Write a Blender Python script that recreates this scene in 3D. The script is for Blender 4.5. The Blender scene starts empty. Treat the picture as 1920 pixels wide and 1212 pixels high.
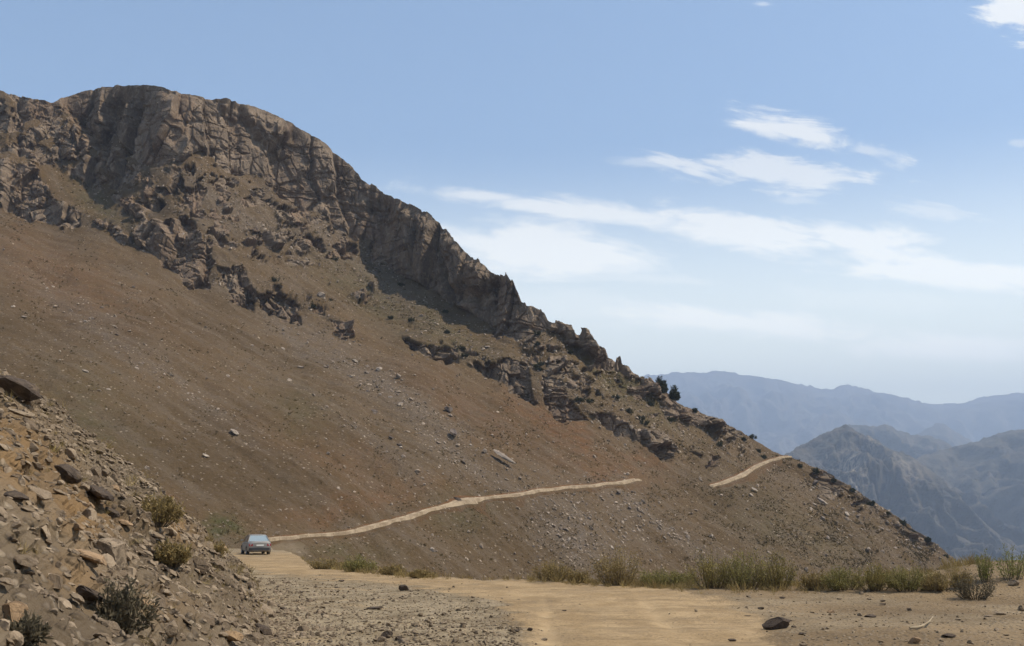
import bpy, bmesh, math, random, time
import numpy as np
from mathutils import Vector, Matrix

T0 = time.time()
random.seed(7)
RNG = np.random.default_rng(11)
scene = bpy.context.scene
COL = scene.collection
R = math.radians

# ------------------------------------------------------------------ camera model
F = 2059.0                 # focal length in pixels of a 1920 px wide picture
HORIZON = 960.0
PITCH = math.atan((HORIZON - 606.0) / F)
CP, SP = math.cos(PITCH), math.sin(PITCH)


def ray(u, v):
    """direction of a sight line scaled to one metre forward: (sideways, up)"""
    xc = (np.asarray(u, float) - 960.0) / F
    yc = (606.0 - np.asarray(v, float)) / F
    fy = CP - yc * SP
    return xc / fy, (SP + yc * CP) / fy


def project(p):
    x, y, z = p[..., 0], p[..., 1], p[..., 2]
    d = np.maximum(y * CP + z * SP, 1e-3)
    up = -y * SP + z * CP
    return 960.0 + F * x / d, 606.0 - F * up / d


def at(u, v, y):
    a, e = ray(u, v)
    return np.array([a * y, y, e * y])


# ------------------------------------------------------------------ noise
def _h(ix, iy, iz, seed):
    n = (ix.astype(np.uint32) * np.uint32(374761393) + iy.astype(np.uint32) * np.uint32(668265263)
         + iz.astype(np.uint32) * np.uint32(2246822519) + np.uint32((seed * 3266489917) & 0xffffffff))
    n = (n ^ (n >> np.uint32(13))) * np.uint32(1274126177)
    n = (n ^ (n >> np.uint32(16))) * np.uint32(2654435761)
    return ((n >> np.uint32(8)).astype(np.float32)) * np.float32(1.0 / 16777216.0)


def vnoise(p, seed=0):
    """value noise in -1..1"""
    p = np.asarray(p, np.float32)
    i = np.floor(p)
    f = p - i
    i = i.astype(np.int64)
    w = f * f * f * (f * (f * 6 - 15) + 10)
    out = 0
    for dx in (0, 1):
        wx = w[..., 0] if dx else 1 - w[..., 0]
        for dy in (0, 1):
            wy = w[..., 1] if dy else 1 - w[..., 1]
            for dz in (0, 1):
                wz = w[..., 2] if dz else 1 - w[..., 2]
                out = out + wx * wy * wz * _h(i[..., 0] + dx, i[..., 1] + dy, i[..., 2] + dz, seed)
    return out * 2 - 1


def fbm(p, octs=4, seed=0, gain=0.5, lac=2.03):
    p = np.asarray(p, np.float32)
    a, s, t = 1.0, 0, 0
    for k in range(octs):
        s = s + a * vnoise(p, seed + k * 17)
        t += a
        a *= gain
        p = p * lac + 3.7
    return s / t


def voronoi(p, seed=0):
    """F1, F2 and for the nearest cell: offset to its centre and four hashed numbers"""
    p = np.asarray(p, np.float32)
    i = np.floor(p).astype(np.int64)
    n = len(p)
    f1 = np.full(n, 9e9, np.float32)
    f2 = np.full(n, 9e9, np.float32)
    off = np.zeros((n, 3), np.float32)
    cid = np.zeros((n, 3), np.int64)
    for dx in (-1, 0, 1):
        for dy in (-1, 0, 1):
            for dz in (-1, 0, 1):
                c = i + np.array([dx, dy, dz])
                q = np.stack([c[:, 0] + _h(c[:, 0], c[:, 1], c[:, 2], seed + 1),
                              c[:, 1] + _h(c[:, 0], c[:, 1], c[:, 2], seed + 2),
                              c[:, 2] + _h(c[:, 0], c[:, 1], c[:, 2], seed + 3)], 1).astype(np.float32)
                d = p - q
                l = np.sqrt((d * d).sum(1))
                near = l < f1
                f2 = np.where(near, f1, np.minimum(f2, l))
                f1 = np.where(near, l, f1)
                off[near] = d[near]
                cid[near] = c[near]
    hs = np.stack([_h(cid[:, 0], cid[:, 1], cid[:, 2], seed + 10 + k) for k in range(4)], 1)
    return f1, f2, off, hs


def sstep(a, b, x):
    t = np.clip((x - a) / (b - a), 0, 1)
    return t * t * (3 - 2 * t)


def poly_sd(u, v, pts):
    """signed distance to a polygon, positive inside"""
    pts = np.asarray(pts, float)
    best = np.full(u.shape, 1e9)
    inside = np.zeros(u.shape, bool)
    m = len(pts)
    for k in range(m):
        ax, ay = pts[k]
        bx, by = pts[(k + 1) % m]
        ex, ey = bx - ax, by - ay
        wx, wy = u - ax, v - ay
        t = np.clip((wx * ex + wy * ey) / (ex * ex + ey * ey + 1e-9), 0, 1)
        dx, dy = wx - ex * t, wy - ey * t
        best = np.minimum(best, dx * dx + dy * dy)
        cond = ((ay > v) != (by > v)) & (u < (bx - ax) * (v - ay) / (by - ay + 1e-12) + ax)
        inside ^= cond
    d = np.sqrt(best)
    return np.where(inside, d, -d)


def smooth_curve(pts, x):
    """monotone-ish smooth interpolation through control points"""
    pts = np.asarray(pts, float)
    xs, ys = pts[:, 0], pts[:, 1]
    d = np.diff(ys) / np.diff(xs)
    m = np.empty_like(ys)
    m[0], m[-1] = d[0], d[-1]
    s = d[:-1] * d[1:]
    m[1:-1] = np.where(s > 0, 2 * d[:-1] * d[1:] / (d[:-1] + d[1:] + np.where(s > 0, 0, 1)), 0)
    k = np.clip(np.searchsorted(xs, x) - 1, 0, len(xs) - 2)
    h = xs[k + 1] - xs[k]
    t = np.clip((x - xs[k]) / h, 0, 1)
    return ((2 * t**3 - 3 * t**2 + 1) * ys[k] + (t**3 - 2 * t**2 + t) * h * m[k]
            + (-2 * t**3 + 3 * t**2) * ys[k + 1] + (t**3 - t**2) * h * m[k + 1])


# ------------------------------------------------------------------ mesh helpers
def mesh_arrays(name, verts, faces, mats=(), attrs=None, smooth=False, midx=None):
    verts = np.asarray(verts, np.float32).reshape(-1, 3)
    faces = np.asarray(faces, np.int32)
    me = bpy.data.meshes.new(name)
    k = faces.shape[1]
    me.vertices.add(len(verts))
    me.vertices.foreach_set('co', verts.ravel())
    me.loops.add(faces.size)
    me.loops.foreach_set('vertex_index', faces.ravel())
    me.polygons.add(len(faces))
    me.polygons.foreach_set('loop_start', np.arange(0, faces.size, k, dtype=np.int32))
    sm = np.broadcast_to(np.asarray(smooth, bool), (len(faces),)).copy()
    me.polygons.foreach_set('use_smooth', sm)
    if midx is not None:
        me.polygons.foreach_set('material_index', np.asarray(midx, np.int32))
    me.update(calc_edges=True)
    for nm, a in (attrs or {}).items():
        at_ = me.attributes.new(nm, 'FLOAT', 'POINT')
        at_.data.foreach_set('value', np.asarray(a, np.float32).ravel())
    for m in mats:
        me.materials.append(m)
    return me


def link(name, me, parent=None, loc=None):
    o = bpy.data.objects.new(name, me)
    COL.objects.link(o)
    if parent is not None:
        o.parent = parent
    if loc is not None:
        o.location = loc
    return o


def tag(o, label=None, cat=None, group=None, kind=None):
    if label:
        o['label'] = label
    if cat:
        o['category'] = cat
    if group:
        o['group'] = group
    if kind:
        o['kind'] = kind
    return o


def empty(name, loc, rz=0.0):
    o = bpy.data.objects.new(name, None)
    COL.objects.link(o)
    o.location = loc
    o.rotation_euler = (0, 0, rz)
    o.empty_display_size = 0.2
    return o


def grid_faces(nc, nr):
    """quads for verts stored [col, row]"""
    c, r = np.meshgrid(np.arange(nc - 1), np.arange(nr - 1), indexing='ij')
    a = (c * nr + r).ravel()
    return np.stack([a, a + nr, a + nr + 1, a + 1], 1)


def grid_normals(P):
    du = np.gradient(P, axis=0)
    dv = np.gradient(P, axis=1)
    n = np.cross(du, dv)
    n /= np.linalg.norm(n, axis=2, keepdims=True) + 1e-9
    return n


# ------------------------------------------------------------------ materials
def new_mat(name):
    m = bpy.data.materials.new(name)
    m.use_nodes = True
    nt = m.node_tree
    nt.nodes.clear()
    out = nt.nodes.new('ShaderNodeOutputMaterial')
    b = nt.nodes.new('ShaderNodeBsdfPrincipled')
    nt.links.new(b.outputs[0], out.inputs[0])
    b.inputs['Roughness'].default_value = 0.95
    b.inputs['Specular IOR Level'].default_value = 0.1
    return m, nt, b


class G:
    """small helper for node graphs"""

    def __init__(self, nt):
        self.nt = nt

    def n(self, t, **kw):
        nd = self.nt.nodes.new(t)
        for k, v in kw.items():
            setattr(nd, k, v)
        return nd

    def put(self, sock, v):
        if v is None:
            return
        if hasattr(v, 'is_output'):
            self.nt.links.new(v, sock)
        elif isinstance(v, (tuple, list)) and len(v) == 3 and sock.type == 'RGBA':
            sock.default_value = (*v, 1)
        else:
            sock.default_value = v

    def math(self, op, a, b=None, c=None, clamp=False):
        nd = self.n('ShaderNodeMath', operation=op, use_clamp=clamp)
        for s, v in zip(nd.inputs, (a, b, c)):
            self.put(s, v)
        return nd.outputs[0]

    def mix(self, f, a, b, blend='MIX'):
        nd = self.n('ShaderNodeMix', data_type='RGBA', blend_type=blend)
        self.put(nd.inputs[0], f)
        self.put(nd.inputs[6], a)
        self.put(nd.inputs[7], b)
        return nd.outputs[2]

    def noise(self, vec, scale, detail=4, rough=0.55, dist=0.0):
        nd = self.n('ShaderNodeTexNoise')
        self.put(nd.inputs['Vector'], vec)
        nd.inputs['Scale'].default_value = scale
        nd.inputs['Detail'].default_value = detail
        nd.inputs['Roughness'].default_value = rough
        nd.inputs['Distortion'].default_value = dist
        return nd.outputs[0]

    def vor(self, vec, scale, out=0, feature='F1'):
        nd = self.n('ShaderNodeTexVoronoi', feature=feature)
        self.put(nd.inputs['Vector'], vec)
        nd.inputs['Scale'].default_value = scale
        return nd.outputs[out]

    def ramp(self, f, lo, hi, a=0.0, b=1.0):
        nd = self.n('ShaderNodeMapRange', clamp=True, interpolation_type='SMOOTHSTEP')
        self.put(nd.inputs[0], f)
        nd.inputs[1].default_value = lo
        nd.inputs[2].default_value = hi
        nd.inputs[3].default_value = a
        nd.inputs[4].default_value = b
        return nd.outputs[0]

    def attr(self, name):
        return self.n('ShaderNodeAttribute', attribute_name=name).outputs['Fac']

    def bump(self, b, h, strength=0.6, dist=0.1):
        nd = self.n('ShaderNodeBump')
        nd.inputs['Strength'].default_value = strength
        nd.inputs['Distance'].default_value = dist
        self.put(nd.inputs['Height'], h)
        self.nt.links.new(nd.outputs[0], b.inputs['Normal'])

    def mapping(self, vec, scale=(1, 1, 1), rot=(0, 0, 0)):
        nd = self.n('ShaderNodeMapping')
        self.put(nd.inputs[0], vec)
        nd.inputs['Rotation'].default_value = rot
        nd.inputs['Scale'].default_value = scale
        return nd.outputs[0]

    def obj(self):
        return self.n('ShaderNodeTexCoord').outputs['Object']


def mountain_material():
    m, nt, b = new_mat('mountain_soil_and_rock')
    g = G(nt)
    p = g.obj()
    # fall-line stretched coordinates
    rot = g.mapping(g.mapping(p, rot=(0, 0, R(37.7))), scale=(0.035, 0.3, 0.08))
    streak = g.noise(rot, 1.0, 5, 0.6)
    broad = g.noise(p, 0.03, 4, 0.55)
    mid = g.noise(p, 0.35, 5, 0.65)
    fine = g.noise(p, 2.2, 5, 0.75)
    soil = g.mix(g.ramp(broad, 0.35, 0.65), C_SOIL_A, C_SOIL_B)
    soil = g.mix(g.ramp(streak, 0.42, 0.66, 0, 0.75), soil, C_SOIL_C)
    soil = g.mix(g.math('MULTIPLY', g.attr('red'), g.ramp(mid, 0.35, 0.6, 0.35, 1)), soil, C_RED)
    soil = g.mix(g.math('MULTIPLY', g.attr('green'), g.ramp(mid, 0.38, 0.62, 0.3, 1)), soil, C_GREEN)
    sc = g.math('MULTIPLY', g.attr('scree'), g.ramp(mid, 0.3, 0.62, 0.25, 1))
    soil = g.mix(sc, soil, C_SCREE)
    # stones and tufts far too small to model
    speck = g.ramp(fine, 0.56, 0.66)
    soil = g.mix(g.math('MULTIPLY', speck, 0.45), soil, C_SPECK)
    dark = g.ramp(fine, 0.44, 0.35)
    soil = g.mix(g.math('MULTIPLY', dark, 0.6), soil, C_TUFT)
    sv_ = g.n('ShaderNodeTexVoronoi')
    nt.links.new(p, sv_.inputs['Vector'])
    sv_.inputs['Scale'].default_value = 1.7
    ss_ = g.n('ShaderNodeSeparateColor')
    nt.links.new(sv_.outputs[1], ss_.inputs[0])
    lone = g.math('MULTIPLY', g.ramp(sv_.outputs[0], 0.36, 0.24), g.ramp(g.math('ADD', ss_.outputs[0], g.math('MULTIPLY', g.attr('scree'), 0.35)), 0.84, 0.87))
    soil = g.mix(g.math('MULTIPLY', lone, 0.85), soil, g.mix(ss_.outputs[1], C_SCREE, C_ROCK_L))
    # rock
    rz = g.mapping(p, scale=(1, 1, 0.3))
    rn = g.noise(rz, 0.16, 6, 0.7, 0.6)
    rock = g.mix(g.ramp(rn, 0.36, 0.62), C_ROCK_A, C_ROCK_B)
    rock = g.mix(g.ramp(g.noise(rz, 0.05, 4, 0.6), 0.48, 0.66, 0, 0.8), rock, C_ROCK_R)
    rock = g.mix(g.ramp(g.noise(p, 0.9, 5, 0.7), 0.5, 0.7, 0, 0.7), rock, C_ROCK_L)
    rock = g.mix(g.ramp(g.noise(rz, 1.6, 4, 0.7), 0.46, 0.34, 0, 0.6), rock, C_ROCK_D)
    rm = g.ramp(g.math('ADD', g.attr('rock'), g.math('MULTIPLY', g.math('SUBTRACT', mid, 0.5), 0.7)), 0.35, 0.6)
    # soil and dry grass settle on the flatter parts of the rock
    nz = g.n('ShaderNodeSeparateXYZ')
    nt.links.new(g.n('ShaderNodeNewGeometry').outputs['Normal'], nz.inputs[0])
    flat = g.ramp(g.math('ADD', nz.outputs[2], g.math('MULTIPLY', g.math('SUBTRACT', mid, 0.5), 0.5)), 0.72, 0.9)
    rock = g.mix(g.math('MULTIPLY', flat, 0.6), rock, C_LEDGE)
    nt.links.new(g.mix(rm, soil, rock), b.inputs['Base Color'])
    h = g.math('ADD', g.math('MULTIPLY', g.noise(p, 1.4, 6, 0.75), 1.0), g.math('MULTIPLY', g.noise(p, 5.0, 3, 0.7), 0.3))
    g.bump(b, h, 0.85, 0.5)
    return m


def ground_material():
    m, nt, b = new_mat('dusty_ground')
    g = G(nt)
    p = g.obj()
    big = g.noise(p, 0.22, 5, 0.6)
    mid = g.noise(p, 1.3, 6, 0.65)
    fine = g.noise(p, 9.0, 5, 0.75)
    peb = g.vor(p, 7.0)
    pebr = g.n('ShaderNodeTexVoronoi')
    nt.links.new(p, pebr.inputs['Vector'])
    pebr.inputs['Scale'].default_value = 11.0
    peb2, pcol = pebr.outputs[0], pebr.outputs[1]
    base = g.mix(g.ramp(big, 0.38, 0.62), C_GR_A, C_GR_B)
    grav = g.mix(g.ramp(mid, 0.35, 0.65), C_GRAV_A, C_GRAV_B)
    pale = g.ramp(g.noise(g.mapping(p, (0.35, 1.6, 1), (0, 0, R(-12))), 0.9, 6, 0.7), 0.54, 0.68)
    grav = g.mix(g.math('MULTIPLY', pale, 0.8), grav, C_RD_B)
    base = g.mix(g.math('MULTIPLY', g.attr('gravel'), g.ramp(mid, 0.3, 0.55, 0.55, 1)), base, grav)
    sepc = g.n('ShaderNodeSeparateColor')
    nt.links.new(pcol, sepc.inputs[0])
    stone = g.math('MULTIPLY', g.ramp(peb2, 0.42, 0.3), g.ramp(sepc.outputs[0], 0.45, 0.6))
    stone = g.math('MULTIPLY', stone, g.ramp(g.attr('road'), 0.55, 0.1))
    stcol = g.mix(sepc.outputs[1], C_ST_D, C_ST_L)
    base = g.mix(g.math('MULTIPLY', stone, 0.75), base, stcol)
    base = g.mix(g.ramp(fine, 0.46, 0.34, 0, 0.4), base, C_GR_D)
    road = g.mix(g.ramp(g.noise(g.mapping(p, (0.9, 0.35, 1), (0, 0, R(14))), 1.2, 5, 0.65), 0.35, 0.65), C_RD_A, C_RD_B)
    road = g.mix(g.ramp(fine, 0.5, 0.36, 0, 0.5), road, C_GR_A)
    road = g.mix(g.ramp(g.noise(g.mapping(p, (0.5, 2.2, 1), (0, 0, R(-20))), 0.8, 6, 0.7), 0.5, 0.72, 0, 0.75), road, C_GR_A)
    road = g.mix(g.ramp(g.noise(p, 0.55, 6, 0.7), 0.46, 0.64, 0, 0.7), road, C_GR_B)
    road = g.mix(g.math('MULTIPLY', g.ramp(peb2, 0.3, 0.18), g.ramp(sepc.outputs[2], 0.72, 0.8, 0, 0.8)), road, C_ST_D)
    rf = g.ramp(g.math('ADD', g.attr('road'), g.math('ADD', g.math('MULTIPLY', g.math('SUBTRACT', mid, 0.5), 1.1), g.math('MULTIPLY', g.math('SUBTRACT', big, 0.5), 0.9))), 0.2, 0.75)
    base = g.mix(rf, base, road)
    base = g.mix(g.math('MULTIPLY', g.attr('rut'), 0.7), base, C_RUT)
    nt.links.new(base, b.inputs['Base Color'])
    h = g.math('ADD', g.math('MULTIPLY', fine, 0.5), g.math('MULTIPLY', g.ramp(peb2, 0.5, 0.1), g.math('MULTIPLY', g.math('SUBTRACT', 1.0, g.math('MULTIPLY', g.attr('road'), 0.75)), 0.7)))
    h = g.math('ADD', h, g.math('MULTIPLY', g.noise(p, 3.0, 4, 0.7), 0.7))
    g.bump(b, h, 0.7, 0.06)
    return m


def bank_material():
    m, nt, b = new_mat('bank_debris_soil')
    g = G(nt)
    p = g.obj()
    mid = g.noise(p, 0.8, 6, 0.65)
    fine = g.noise(p, 7.0, 5, 0.75)
    base = g.mix(g.ramp(g.noise(p, 0.35, 5, 0.6), 0.4, 0.6), C_BK_A, C_BK_B)
    base = g.mix(g.math('MULTIPLY', g.attr('red'), g.ramp(mid, 0.3, 0.55, 0.5, 1)), base, C_BK_O)
    vr = g.n('ShaderNodeTexVoronoi')
    nt.links.new(p, vr.inputs['Vector'])
    vr.inputs['Scale'].default_value = 7.0
    sepc = g.n('ShaderNodeSeparateColor')
    nt.links.new(vr.outputs[1], sepc.inputs[0])
    stone = g.math('MULTIPLY', g.ramp(vr.outputs[0], 0.45, 0.33), g.ramp(sepc.outputs[0], 0.4, 0.55))
    base = g.mix(g.math('MULTIPLY', stone, 0.8), base, g.mix(sepc.outputs[1], C_ST_D, C_ST_L))
    base = g.mix(g.ramp(fine, 0.46, 0.34, 0, 0.6), base, C_GR_D)
    nt.links.new(base, b.inputs['Base Color'])
    h = g.math('ADD', g.math('MULTIPLY', fine, 0.6), g.math('MULTIPLY', g.ramp(vr.outputs[0], 0.5, 0.1), 1.0))
    g.bump(b, h, 0.8, 0.09)
    return m


def rock_material(name, ca, cb, cd, scale=3.0, bump=0.04):
    m, nt, b = new_mat(name)
    g = G(nt)
    p = g.obj()
    inf = g.n('ShaderNodeObjectInfo')
    rnd = inf.outputs['Random']
    at_ = g.attr('tone')
    t = g.math('FRACT', g.math('ADD', rnd, at_))
    c = g.mix(t, ca, cb)
    n1 = g.noise(p, scale, 6, 0.7)
    c = g.mix(g.ramp(n1, 0.52, 0.4, 0, 0.7), c, cd)
    c = g.mix(g.ramp(g.noise(p, scale * 0.6, 5, 0.7), 0.55, 0.7, 0, 0.5), c, C_DUST)
    nt.links.new(c, b.inputs['Base Color'])
    g.bump(b, g.noise(p, scale * 2.5, 5, 0.75), 0.7, bump)
    return m


def leaf_material(name, ca, cb, cc=None):
    m, nt, b = new_mat(name)
    g = G(nt)
    t = g.attr('tone')
    c = g.mix(t, ca, cb)
    if cc:
        c = g.mix(g.ramp(t, 0.8, 0.95), c, cc)
    nt.links.new(c, b.inputs['Base Color'])
    out = [n for n in nt.nodes if n.type == 'OUTPUT_MATERIAL'][0]
    tr = g.n('ShaderNodeBsdfTranslucent')
    nt.links.new(c, tr.inputs[0])
    ms = g.n('ShaderNodeMixShader')
    ms.inputs[0].default_value = 0.3
    nt.links.new(b.outputs[0], ms.inputs[1])
    nt.links.new(tr.outputs[0], ms.inputs[2])
    nt.links.new(ms.outputs[0], out.inputs[0])
    return m


def far_material(name, ca, cb, cc, sc=0.01):
    m, nt, b = new_mat(name)
    g = G(nt)
    p = g.obj()
    c = g.mix(g.ramp(g.noise(p, sc, 6, 0.65), 0.38, 0.62), ca, cb)
    c = g.mix(g.math('MULTIPLY', g.attr('rock'), g.ramp(g.noise(p, sc * 4, 6, 0.7), 0.42, 0.6)), c, cc)
    nt.links.new(c, b.inputs['Base Color'])
    g.bump(b, g.noise(p, sc * 5, 6, 0.7), 0.8, 0.25 / sc)
    return m


# ---- base colours (linear)
C_SOIL_A = (0.088, 0.057, 0.028)
C_SOIL_B = (0.118, 0.077, 0.040)
C_SOIL_C = (0.132, 0.096, 0.062)
C_RED = (0.150, 0.070, 0.028)
C_GREEN = (0.074, 0.066, 0.026)
C_SCREE = (0.135, 0.104, 0.076)
C_SPECK = (0.200, 0.152, 0.104)
C_TUFT = (0.044, 0.034, 0.016)
C_ROCK_A = (0.150, 0.108, 0.073)
C_ROCK_B = (0.245, 0.181, 0.124)
C_ROCK_R = (0.200, 0.132, 0.084)
C_ROCK_L = (0.330, 0.258, 0.182)
C_ROCK_D = (0.062, 0.050, 0.042)
C_LEDGE = (0.108, 0.076, 0.038)
C_GR_A = (0.160, 0.110, 0.060)
C_GR_B = (0.225, 0.158, 0.088)
C_GRAV_A = (0.185, 0.142, 0.086)
C_GRAV_B = (0.290, 0.225, 0.142)
C_ST_D = (0.095, 0.070, 0.050)
C_ST_L = (0.320, 0.250, 0.170)
C_GR_D = (0.090, 0.062, 0.034)
C_RD_A = (0.270, 0.182, 0.092)
C_RD_B = (0.375, 0.262, 0.140)
C_RUT = (0.430, 0.305, 0.166)
C_BK_A = (0.110, 0.080, 0.050)
C_BK_B = (0.165, 0.124, 0.080)
C_BK_O = (0.220, 0.130, 0.055)
C_DUST = (0.230, 0.165, 0.096)

M_MOUNT = mountain_material()
M_GROUND = ground_material()
M_BANK = bank_material()
M_TRACK, _nt, _b = new_mat('pale_track_dust')
_g = G(_nt)
_p = _g.obj()
_c = _g.mix(_g.ramp(_g.noise(_p, 0.5, 5, 0.7), 0.35, 0.65), (0.225, 0.165, 0.104), (0.370, 0.284, 0.186))
_nt.links.new(_g.mix(_g.ramp(_g.noise(_p, 1.7, 4, 0.7), 0.5, 0.66, 0, 0.6), _c, (0.170, 0.118, 0.068)), _b.inputs['Base Color'])
M_ROCK = rock_material('angular_rock', (0.150, 0.108, 0.070), (0.320, 0.242, 0.162), (0.095, 0.070, 0.048))
M_ROCK_O = rock_material('ochre_rock', (0.300, 0.195, 0.105), (0.360, 0.240, 0.140), (0.150, 0.100, 0.060))
M_ROCK_DK = rock_material('dark_rock', (0.085, 0.062, 0.045), (0.115, 0.088, 0.066), (0.050, 0.038, 0.030))
M_BOULD = rock_material('pale_boulder', (0.260, 0.208, 0.155), (0.400, 0.330, 0.255), (0.170, 0.135, 0.110), 0.7, 0.15)
M_BOULD_D = rock_material('dark_boulder', (0.120, 0.095, 0.078), (0.170, 0.135, 0.110), (0.070, 0.056, 0.048), 0.7, 0.15)
M_LEAF_DRY = leaf_material('dry_shrub_leaf', (0.203, 0.146, 0.059), (0.338, 0.250, 0.105), (0.450, 0.338, 0.128))
M_LEAF_OLIVE = leaf_material('olive_shrub_leaf', (0.152, 0.142, 0.049), (0.312, 0.261, 0.096), (0.450, 0.406, 0.123))
M_LEAF_YEL = leaf_material('yellowing_shrub_leaf', (0.162, 0.135, 0.049), (0.338, 0.263, 0.095), (0.450, 0.392, 0.115))
M_LEAF_GREEN = leaf_material('green_shrub_leaf', (0.142, 0.151, 0.046), (0.290, 0.277, 0.089), (0.450, 0.392, 0.108))
M_LEAF_GREY = leaf_material('grey_twig', (0.090, 0.074, 0.046), (0.170, 0.140, 0.088))
M_LEAF_DARK = leaf_material('dark_juniper_leaf', (0.030, 0.033, 0.018), (0.065, 0.065, 0.034))
M_TUFT = leaf_material('slope_tuft', (0.056, 0.043, 0.019), (0.125, 0.090, 0.041), (0.190, 0.140, 0.062))
M_STEM, _nt, _b = new_mat('woody_stem')
_b.inputs['Base Color'].default_value = (0.11, 0.085, 0.055, 1)
M_FAR = far_material('far_range_slopes', (0.10, 0.085, 0.065), (0.15, 0.125, 0.095), (0.2, 0.17, 0.14), 0.004)
M_HILL = far_material('valley_hill_slopes', (0.070, 0.064, 0.046), (0.125, 0.102, 0.072), (0.36, 0.29, 0.21), 0.012)

# =================================================================== MOUNTAIN
RIDGE = [(-260, 108), (-200, 120), (-100, 142), (0, 170), (40, 180), (70, 186), (97, 194), (108, 190), (118, 183), (150, 172), (200, 163),
         (250, 159), (300, 163), (325, 175), (345, 177), (380, 183), (420, 186), (460, 197), (500, 212), (530, 226),
         (560, 240), (590, 257), (620, 278), (650, 303), (665, 318), (680, 337), (700, 350), (740, 370), (780, 392),
         (810, 408), (830, 428), (850, 447), (870, 466), (890, 484), (905, 490), (925, 508), (945, 522), (962, 545),
         (975, 566), (1000, 573), (1020, 585), (1030, 602), (1050, 611), (1075, 626), (1095, 630), (1110, 640), (1118, 652),
         (1150, 672), (1175, 686), (1190, 699), (1210, 714), (1230, 726), (1262, 750), (1290, 764), (1330, 780),
         (1370, 798), (1400, 814), (1430, 834), (1450, 847), (1475, 856), (1510, 869), (1550, 887), (1590, 908),
         (1620, 928), (1650, 948), (1690, 974), (1730, 1003), (1770, 1033), (1790, 1055), (1830, 1092), (1900, 1135)]
BASE_Y = [(-300, 74), (-200, 77), (0, 85), (250, 96), (420, 106), (500, 112), (600, 120), (800, 138), (1000, 159),
          (1200, 184), (1400, 214), (1600, 250), (1790, 292), (1900, 318)]

CLIFFS = [  # outline of each rock band, steepness, how blocky
    ([(95, 196), (120, 150), (250, 120), (450, 150), (620, 240), (760, 350), (850, 410), (960, 510), (1035, 595), (1020, 622), (986, 640),
      (946, 632), (897, 602), (838, 567), (773, 523), (702, 492), (690, 452), (640, 440), (594, 400), (540, 372), (519, 365), (503, 345),
      (430, 318), (380, 282), (350, 300), (300, 322), (262, 300), (237, 266), (190, 240), (140, 215)], 2.6),
    ([(-260, 90), (0, 150), (110, 190), (190, 235), (240, 275), (285, 322), (310, 385), (270, 400), (200, 372), (130, 332), (60, 300), (0, 285), (-260, 230)], 1.5),
    ([(-260, 280), (0, 302), (62, 312), (92, 368), (140, 392), (152, 426), (60, 418), (0, 388), (-260, 350)], 2.2),
    ([(172, 402), (230, 428), (254, 462), (222, 458), (186, 432)], 2.0),
    ([(248, 430), (300, 415), (352, 400), (376, 440), (392, 500), (398, 545), (352, 536), (300, 498), (262, 470)], 2.2),
    ([(418, 512), (440, 500), (468, 505), (480, 545), (476, 578), (424, 566)], 2.4),
    ([(484, 552), (520, 545), (556, 560), (562, 606), (530, 602), (492, 578)], 2.2),
    ([(300, 330), (400, 300), (520, 370), (640, 430), (700, 480), (712, 515), (640, 490), (560, 455), (470, 415), (380, 390), (320, 372)], 1.0),
    ([(622, 598), (650, 606), (670, 630), (655, 642), (630, 622)], 1.8),
    ([(745, 628), (790, 640), (850, 648), (860, 690), (825, 690), (780, 660)], 1.8),
    ([(880, 690), (940, 672), (985, 690), (1000, 748), (965, 735), (920, 705)], 1.8),
    ([(1012, 700), (1045, 712), (1075, 752), (1110, 792), (1062, 796), (1024, 762)], 2.2),
    ([(1112, 772), (1150, 776), (1195, 802), (1190, 826), (1150, 806)], 1.8),
    ([(1192, 804), (1240, 806), (1268, 834), (1258, 868), (1205, 845)], 2.0),
    ([(1300, 846), (1340, 842), (1362, 866), (1330, 876)], 1.4),
    ([(1020, 590), (1060, 590), (1110, 622), (1160, 664), (1205, 700), (1185, 712), (1120, 684), (1060, 640), (1028, 625)], 2.0),
    ([(1090, 640), (1150, 664), (1210, 706), (1290, 756), (1400, 806), (1380, 826), (1260, 790), (1170, 736)], 1.3),
    ([(1500, 860), (1560, 880), (1650, 935), (1760, 1020), (1740, 1030), (1640, 965), (1540, 905)], 1.2),
    ([(1215, 700), (1240, 710), (1268, 744), (1245, 748), (1220, 728)], 1.5),
    ([(935, 650), (990, 640), (1060, 668), (1110, 700), (1140, 740), (1080, 735), (1000, 690)], 0.7),
    ([(330, 385), (450, 425), (560, 470), (640, 500), (560, 500), (470, 470), (400, 470)], 0.7),
    ([(1515, 885), (1570, 905), (1640, 945), (1600, 940), (1540, 912)], 0.8),
]

NC, NR = 1330, 640
uc = np.linspace(-190, 1880, NC)
tr = np.linspace(0, 1, NR)
v_top = smooth_curve(RIDGE, uc)
rough_ridge = vnoise(np.stack([uc / 13.0, uc * 0, uc * 0], 1), 5) * 2.2 + vnoise(np.stack([uc / 5.0, uc * 0, uc * 0], 1), 6) * 1.2
v_top = v_top + rough_ridge * (0.35 + 0.65 * sstep(620, 830, uc) * (1 - sstep(1200, 1300, uc)))
v_top = v_top - (np.round(np.maximum(0, vnoise(np.stack([uc / 14.0, uc * 0, uc * 0], 1), 15)) * 3.2) * 5.5 + np.maximum(0, vnoise(np.stack([uc / 6.0, uc * 0, uc * 0], 1), 16)) * 6 - 4) * (0.4 * sstep(600, 660, uc) + 0.6 * sstep(820, 900, uc)) * (1 - sstep(1180, 1260, uc))
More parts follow.
